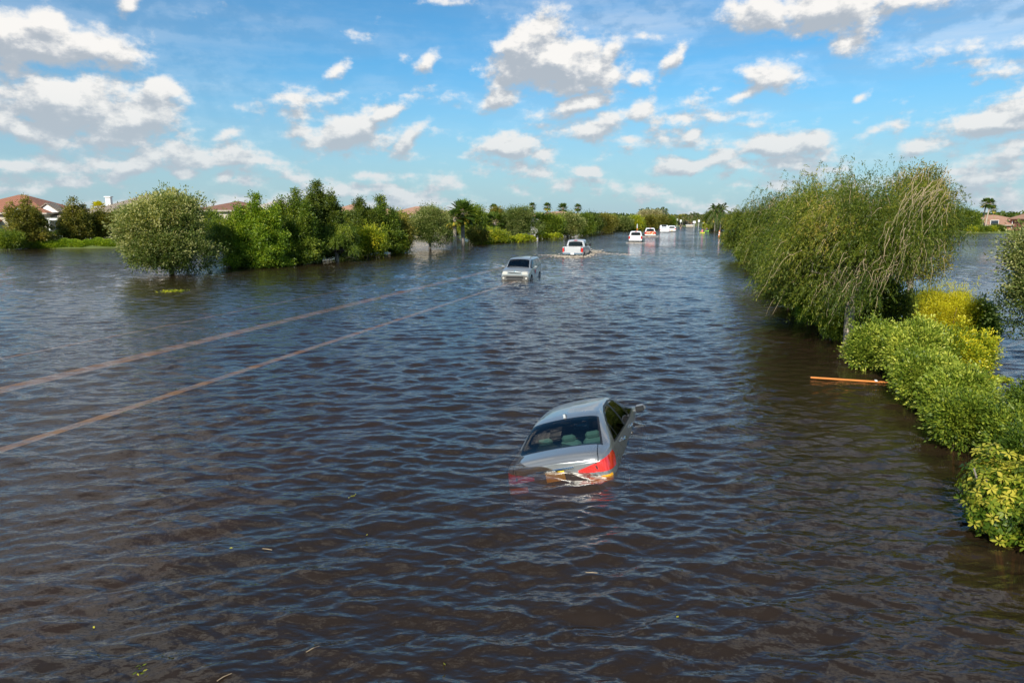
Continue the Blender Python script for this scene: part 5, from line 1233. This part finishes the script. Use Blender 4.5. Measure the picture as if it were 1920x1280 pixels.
hedge_row('entrance_hedge', 'bright yellow-green clipped entrance hedge left of the weeping trees, far away', [G(1319, 429.5, .3), G(1350, 429.5, .3)], [1.1, 1.1], 2.0, L_lime, 260, 7000, .28, z=.25)
hedge_row('entrance_hedge', 'taller yellow hedge behind the clipped one at the far entrance', [G(1320, 426.5, .4), G(1338, 426.5, .4)], [1.7, 1.5], 2.0, L_yellow, 261, 5000, .3, z=.3)
for i, (x, w_, ty) in enumerate([(1322, 1.2, 418), (1335, 2.6, 418), (1293, 2.2, 421.5)]):
    p = G(x, 426.5 if i < 2 else 423.6, .4); h = ztop(x, ty, p.y) - .4
    t = thing('entrance_wall', ['narrow pale pillar at the far entrance', 'pale pink entrance wall beside the yellow hedge', 'low pale wall on the far shore behind the sign'][i], 'wall', (p.x, p.y, .4), 0, None)
    MB().box((0, 0, h / 2 - .2), (w_, .5, h + .2), bev=.04).build('masonry', R_pale if i < 2 else W_beige, t); MB().box((0, 0, h + .0), (w_ + .25, .75, .14), bev=.03).build('coping', W_trim, t)

# right shore
palm('tall fan palm with two-tone crown left of the long low house, left one', 1840, 432, 371, 26, 270, z=.4, group='tall fan palms by the long low house', trunk_r=.15, barkm=B_pale, nf=30, lean=.06)
palm('tall fan palm leaning beside its twin, right one by the long low house', 1846, 432.5, 373, 24, 271, z=.4, group='tall fan palms by the long low house', trunk_r=.15, barkm=B_pale, nf=28, lean=.10)
palm('shorter browning fan palm behind the tall twin palms', 1858, 430, 386, 18, 272, z=.4, trunk_r=.16, nf=22)
for i, a in enumerate([(1790, 433, 394, 60, L_dark, 'large dark rounded tree on the right shore'), (1812, 433, 398, 44, L_green, 'bright green tree between the dark rounded one and the tall palms'), (1826, 431, 403, 30, L_dark, 'small dark tree behind the tall twin palms'), (1758, 433, 400, 40, L_dark, 'dark tree half hidden by the oak on the right shore')]):
    broad_tree(a[5], *a[:4], a[4], 280 + i, crown_base=.04, N=1.1, leafL=.3, rc=.8, z=.3, group='trees on the right shore')
for i, a in enumerate([(1826, 434.5, 428, 18, L_lime), (1838, 434.5, 426, 16, L_green), (1875, 434.5, 423, 24, L_dark), (1851, 434.5, 427, 14, L_green), (1862, 434.5, 428, 12, L_lime)]):
    shrub(['yellow-green shore shrub left of the tall palms', 'green shore shrub at the foot of the tall palms', 'big dark shrub in front of the long low house', 'green shore shrub right of the palm trunks', 'small yellow-green shore shrub by the big dark one'][i], *a[:4], a[4], 290 + i, leafL=.22, N=.5, z=.25, rc=.5, group='shrubs along the right shore', name='shore_shrub')

# ---------------------------------------------------------------- people
M_skin = simple('skin', (.45, .26, .17), .6)
def person(label, loc, rz, seated, shirt, hair=(.03, .02, .015)):
    t = thing('person', label, 'person', loc, rz)
    bm = bmesh.new(); sk = {}
    if seated: J = dict(pel=(0, 0, .12), che=(0, -.04, .45), nk=(0, -.03, .62), hd=(0, 0, .80), ls=(-.19, -.03, .56), le=(-.30, .18, .42), lh=(-.28, .42, .50), rs=(.19, -.03, .56), re=(.32, .16, .36), rh=(.26, .40, .36), lk=(-.16, .42, .22), lf=(-.14, .80, .08), rk=(.16, .42, .22), rf=(.14, .80, .08))
    else: J = dict(pel=(0, 0, .93), che=(0, 0, 1.25), nk=(0, 0, 1.46), hd=(0, .02, 1.64), ls=(-.2, 0, 1.38), le=(-.28, .02, 1.10), lh=(-.27, .14, .86), rs=(.2, 0, 1.38), re=(.29, .04, 1.12), rh=(.24, .2, .92), lk=(-.11, .06, .5), lf=(-.11, .0, .06), rk=(.11, -.03, .5), rf=(.12, -.12, .06))
    E = [('pel', 'che'), ('che', 'nk'), ('nk', 'hd'), ('che', 'ls'), ('ls', 'le'), ('le', 'lh'), ('che', 'rs'), ('rs', 're'), ('re', 'rh'), ('pel', 'lk'), ('lk', 'lf'), ('pel', 'rk'), ('rk', 'rf')]
    Rr = dict(pel=.14, che=.155, nk=.055, hd=.10, ls=.065, le=.045, lh=.032, rs=.065, re=.045, rh=.032, lk=.07, lf=.045, rk=.07, rf=.045)
    names = list(J); me = bpy.data.meshes.new('body'); me.from_pydata([J[k] for k in names], [(names.index(a), names.index(b)) for a, b in E], [])
    me.materials.append(M_skin)
    o = bpy.data.objects.new('body', me); C.objects.link(o); o.parent = t
    m = o.modifiers.new('skin', 'SKIN'); 
    for i, k in enumerate(names): me.skin_vertices[0].data[i].radius = (Rr[k], Rr[k]); me.skin_vertices[0].data[i].use_root = (k == 'pel')
    o.modifiers.new('sub', 'SUBSURF').render_levels = 2
    c, q = J['che'], J['pel']
    MB().lathe([(.15, q[2] - .02), (.165, (q[2] + c[2]) / 2), (.185, c[2]), (.17, c[2] + .1), (.07, c[2] + .18)], (0, c[1], 0), n=16).build('shirt', shirt, t, True)
    hd = J['hd']; MB().lathe([(0, .13), (.08, .11), (.115, .04), (.11, -.02)], (0, hd[1], hd[2]), n=14).build('hair', simple('hair', hair, .7), t, True)
    for s in (-1, 1):
        h_ = J['lh' if s < 0 else 'rh']; mb = MB()
        for k in range(4): mb.tube([(h_[0] + s * .0 + (k - 1.5) * .018, h_[1] + .02, h_[2]), (h_[0] + (k - 1.5) * .02, h_[1] + .06, h_[2] - .01), (h_[0] + (k - 1.5) * .02, h_[1] + .08, h_[2] - .03)], [.009, .008, .006], 5)
        mb.tube([(h_[0] - s * .03, h_[1], h_[2]), (h_[0] - s * .05, h_[1] + .04, h_[2])], [.010, .008], 5); mb.build('fingers', M_skin, t, True)
    return t
M_ky = simple('yellow_plastic', (.80, .85, .04), .35); M_kg = simple('green_plastic', (.30, .62, .08), .35)
for i, (x, b_, m_, sh) in enumerate([(1316.5, 437.2, M_ky, simple('pink_shirt', (.70, .20, .25), .7)), (1325, 433.6, M_kg, simple('dark_shirt', (.05, .06, .10), .7))]):
    p = G(x, b_)
    t = thing('kayak', ['yellow kayak carrying a paddler in a pink top', 'small green kayak behind the yellow one'][i], 'kayak', (p.x, p.y, 0), radians(3), 'kayaks on the flooded road')
    ys = np.linspace(-1.5, 1.5, 21); V = []; F = []
    for y in ys:
        w = .36 * (1 - abs(y / 1.52) ** 2.4); r_ = .12 * abs(y / 1.5) ** 3
        V += [(0, y, -.16 + r_), (-w * .8, y, -.08 + r_), (-w, y, .08 + r_), (-w * .6, y, .17 + r_), (0, y, .19 + r_), (w * .6, y, .17 + r_), (w, y, .08 + r_), (w * .8, y, -.08 + r_)]
    for a_ in range(20):
        for k in range(8): F.append((a_ * 8 + k, a_ * 8 + (k + 1) % 8, (a_ + 1) * 8 + (k + 1) % 8, (a_ + 1) * 8 + k))
    F += [tuple(range(8)), tuple(range(160, 168))]
    MB().add(V, F).build('hull', m_, t, True)
    c_ = MB(); c_.lathe([(.24, .18), (.27, .21), (.27, .17)], (0, -.1, 0), n=20); c_.build('cockpit_rim', M_black, t)
    person(['person in a pink top paddling the yellow kayak', 'person in a dark top sitting in the green kayak'][i], (p.x, p.y, .06), radians(3), True, sh)
    pd_ = thing('paddle', ['paddle held by the person in pink', 'paddle held by the person in the green kayak'][i], 'paddle', (p.x, p.y, .5), radians(62 + 6 * i), None)
    MB().tube([(-1.0, .38, .12), (1.0, .42, -.16)], .016, 6).build('shaft', M_black, pd_)
    for s in (-1, 1): MB().box((s * 1.1, .4, -.14 * s), (.36, .03, .16), bev=.014, rot=Matrix.Rotation(radians(8), 3, 'Y')).build('blade', M_ky, pd_)
p = G(1276, 428.5)
person('person in dark clothing wading in the far floodwater left of the white square sign', (p.x, p.y, -.45), pi, False, simple('black_shirt', (.03, .03, .04), .8))

# ---------------------------------------------------------------- floating bits
L_bits = [(322, 546, 46, 'patch of yellow-green duckweed floating before the silvery tree'), (1868, 711, 60, 'yellow-green floating weed mat caught right of the hedge')]
for i, (x, y, wpx, lab) in enumerate(L_bits):
    p = G(x, y); w = wpx / 1280 * depth(p.y) * .5; g = np.random.default_rng(300 + i); n = 500
    q = np.stack([g.normal(size=n) * w * .45, g.normal(size=n) * w * .45, .015 + .02 * g.random(n)], 1); d = unit(g.normal(size=(n, 3)) * [1, 1, .15])
    V, F = leaf_quads(q, d, .07, .05, g, up=np.array([0, 0, 1.])); o = mesh_np('floating_weed', V, F, L_lime, tint=g.random(n)); o.location = (p.x, p.y, 0); tag(o, lab, 'floating weed', kind='stuff')
fl = [(178, 1180, 'leaf'), (262, 1258, 'sprig'), (660, 932, 'sprig'), (420, 1273, 'straw'), (586, 1220, 'straw'), (687, 1006, 'leaf'), (430, 1030, 'leaf'), (835, 1250, 'leaf'), (502, 1032, 'straw'), (1268, 1160, 'leaf'), (1110, 1076, 'straw'), (268, 1262, 'leaf')]
M_straw = simple('straw', (.34, .25, .15), .8)
for i, (x, y, k) in enumerate(fl):
    p = G(x, y); g = np.random.default_rng(320 + i); a_ = g.random() * 3.1
    if k == 'straw':
        o = MB().tube([(-.06, 0, .02), (0, .004, .025), (.07, 0, .02)], [.004, .005, .003], 5).build('floating_straw', M_straw); lab, ct = 'thin dry stalk floating on the near water', 'stalk'
    elif k == 'leaf':
        V, F = leaf_quads(np.array([[0, 0, .02]]), np.array([[1., 0, .05]]), .045, .02, g, up=np.array([[0, 0, 1.]])); o = mesh_np('floating_leaf', V, F, L_lime, tint=[.8]); lab, ct = 'small yellow leaf floating on the near water', 'leaf'
    else:
        q = np.stack([np.linspace(-.07, .07, 7), .02 * np.sin(np.arange(7)), np.full(7, .02)], 1); V, F = leaf_quads(q, unit(g.normal(size=(7, 3)) * [1, 1, .1]), .045, .015, g, up=np.array([0, 0, 1.])); o = mesh_np('floating_sprig', V, F, L_lime, tint=g.random(7)); lab, ct = 'green leafy sprig floating on the near water', 'sprig'
    o.location = (p.x, p.y, 0); o.rotation_euler = (0, 0, a_); tag(o, lab, ct, {'straw': 'dry stalks on the near water', 'leaf': 'yellow leaves on the near water', 'sprig': 'sprigs on the near water'}[k])

# foam round the moving pickup
def foam_mat(T, out):
    pos = T.n('ShaderNodeNewGeometry').outputs['Position']
    return pbr(T, T.mix(T.noise(pos, 9, 4, .6), (.30, .22, .14), (.80, .72, .60)), .7)
M_foam = mat('foam', foam_mat)
def foam(label, pathpix, n, spread, hgt, seed, size=.05):
    g = np.random.default_rng(seed); A = np.array([G(x, y)[:] for x, y in pathpix]); o0 = A[0].copy(); A = A - o0
    u = g.random(n) * (len(A) - 1.001); i = u.astype(int); q = A[i] + (A[i + 1] - A[i]) * (u - i)[:, None]
    q += g.normal(size=(n, 3)) * np.array([spread, spread * 1.2, 0]); q[:, 2] = np.abs(g.normal(size=n)) * hgt
    ico = np.array([(0, 0, 1), (1, 0, 0), (0, 1, 0), (-1, 0, 0), (0, -1, 0), (0, 0, -1)], float) * [1.6, 1.0, .5]; f = np.array([(0, 1, 2), (0, 2, 3), (0, 3, 4), (0, 4, 1), (5, 2, 1), (5, 3, 2), (5, 4, 3), (5, 1, 4)])
    s = size * (.4 + g.random(n) ** 2 * 1.4); V = (q[:, None, :] + ico[None] * s[:, None, None]).reshape(-1, 3); F = (np.arange(n)[:, None, None] * 6 + f[None]).reshape(-1, 3)
    o = mesh_np('foam', V, F, M_foam, smooth=True); o.location = o0; tag(o, label, 'foam', kind='stuff')
foam('splash foam round the rear wheels of the silver pickup', [(1048, 481), (1060, 482), (1078, 483), (1096, 481), (1106, 476)], 900, .35, .06, 400)
foam('splash foam at the right front wheel of the silver pickup', [(1100, 476), (1112, 472), (1122, 474)], 450, .35, .10, 401)
foam('long thin wake of foam trailing right of the silver pickup', [(1108, 473), (1150, 476), (1190, 478)], 260, .5, .005, 402, .03)
foam('thin foam line left of the silver pickup', [(1010, 478), (1050, 478.5)], 90, .3, .005, 403, .03)
foam('foam streak behind the plain white pickup', [(1180, 455), (1206, 455.5)], 160, .35, .02, 404, .06)
foam('foam streak behind the orange tailgate pickup', [(1210, 444), (1232, 443)], 160, .4, .02, 405, .07)
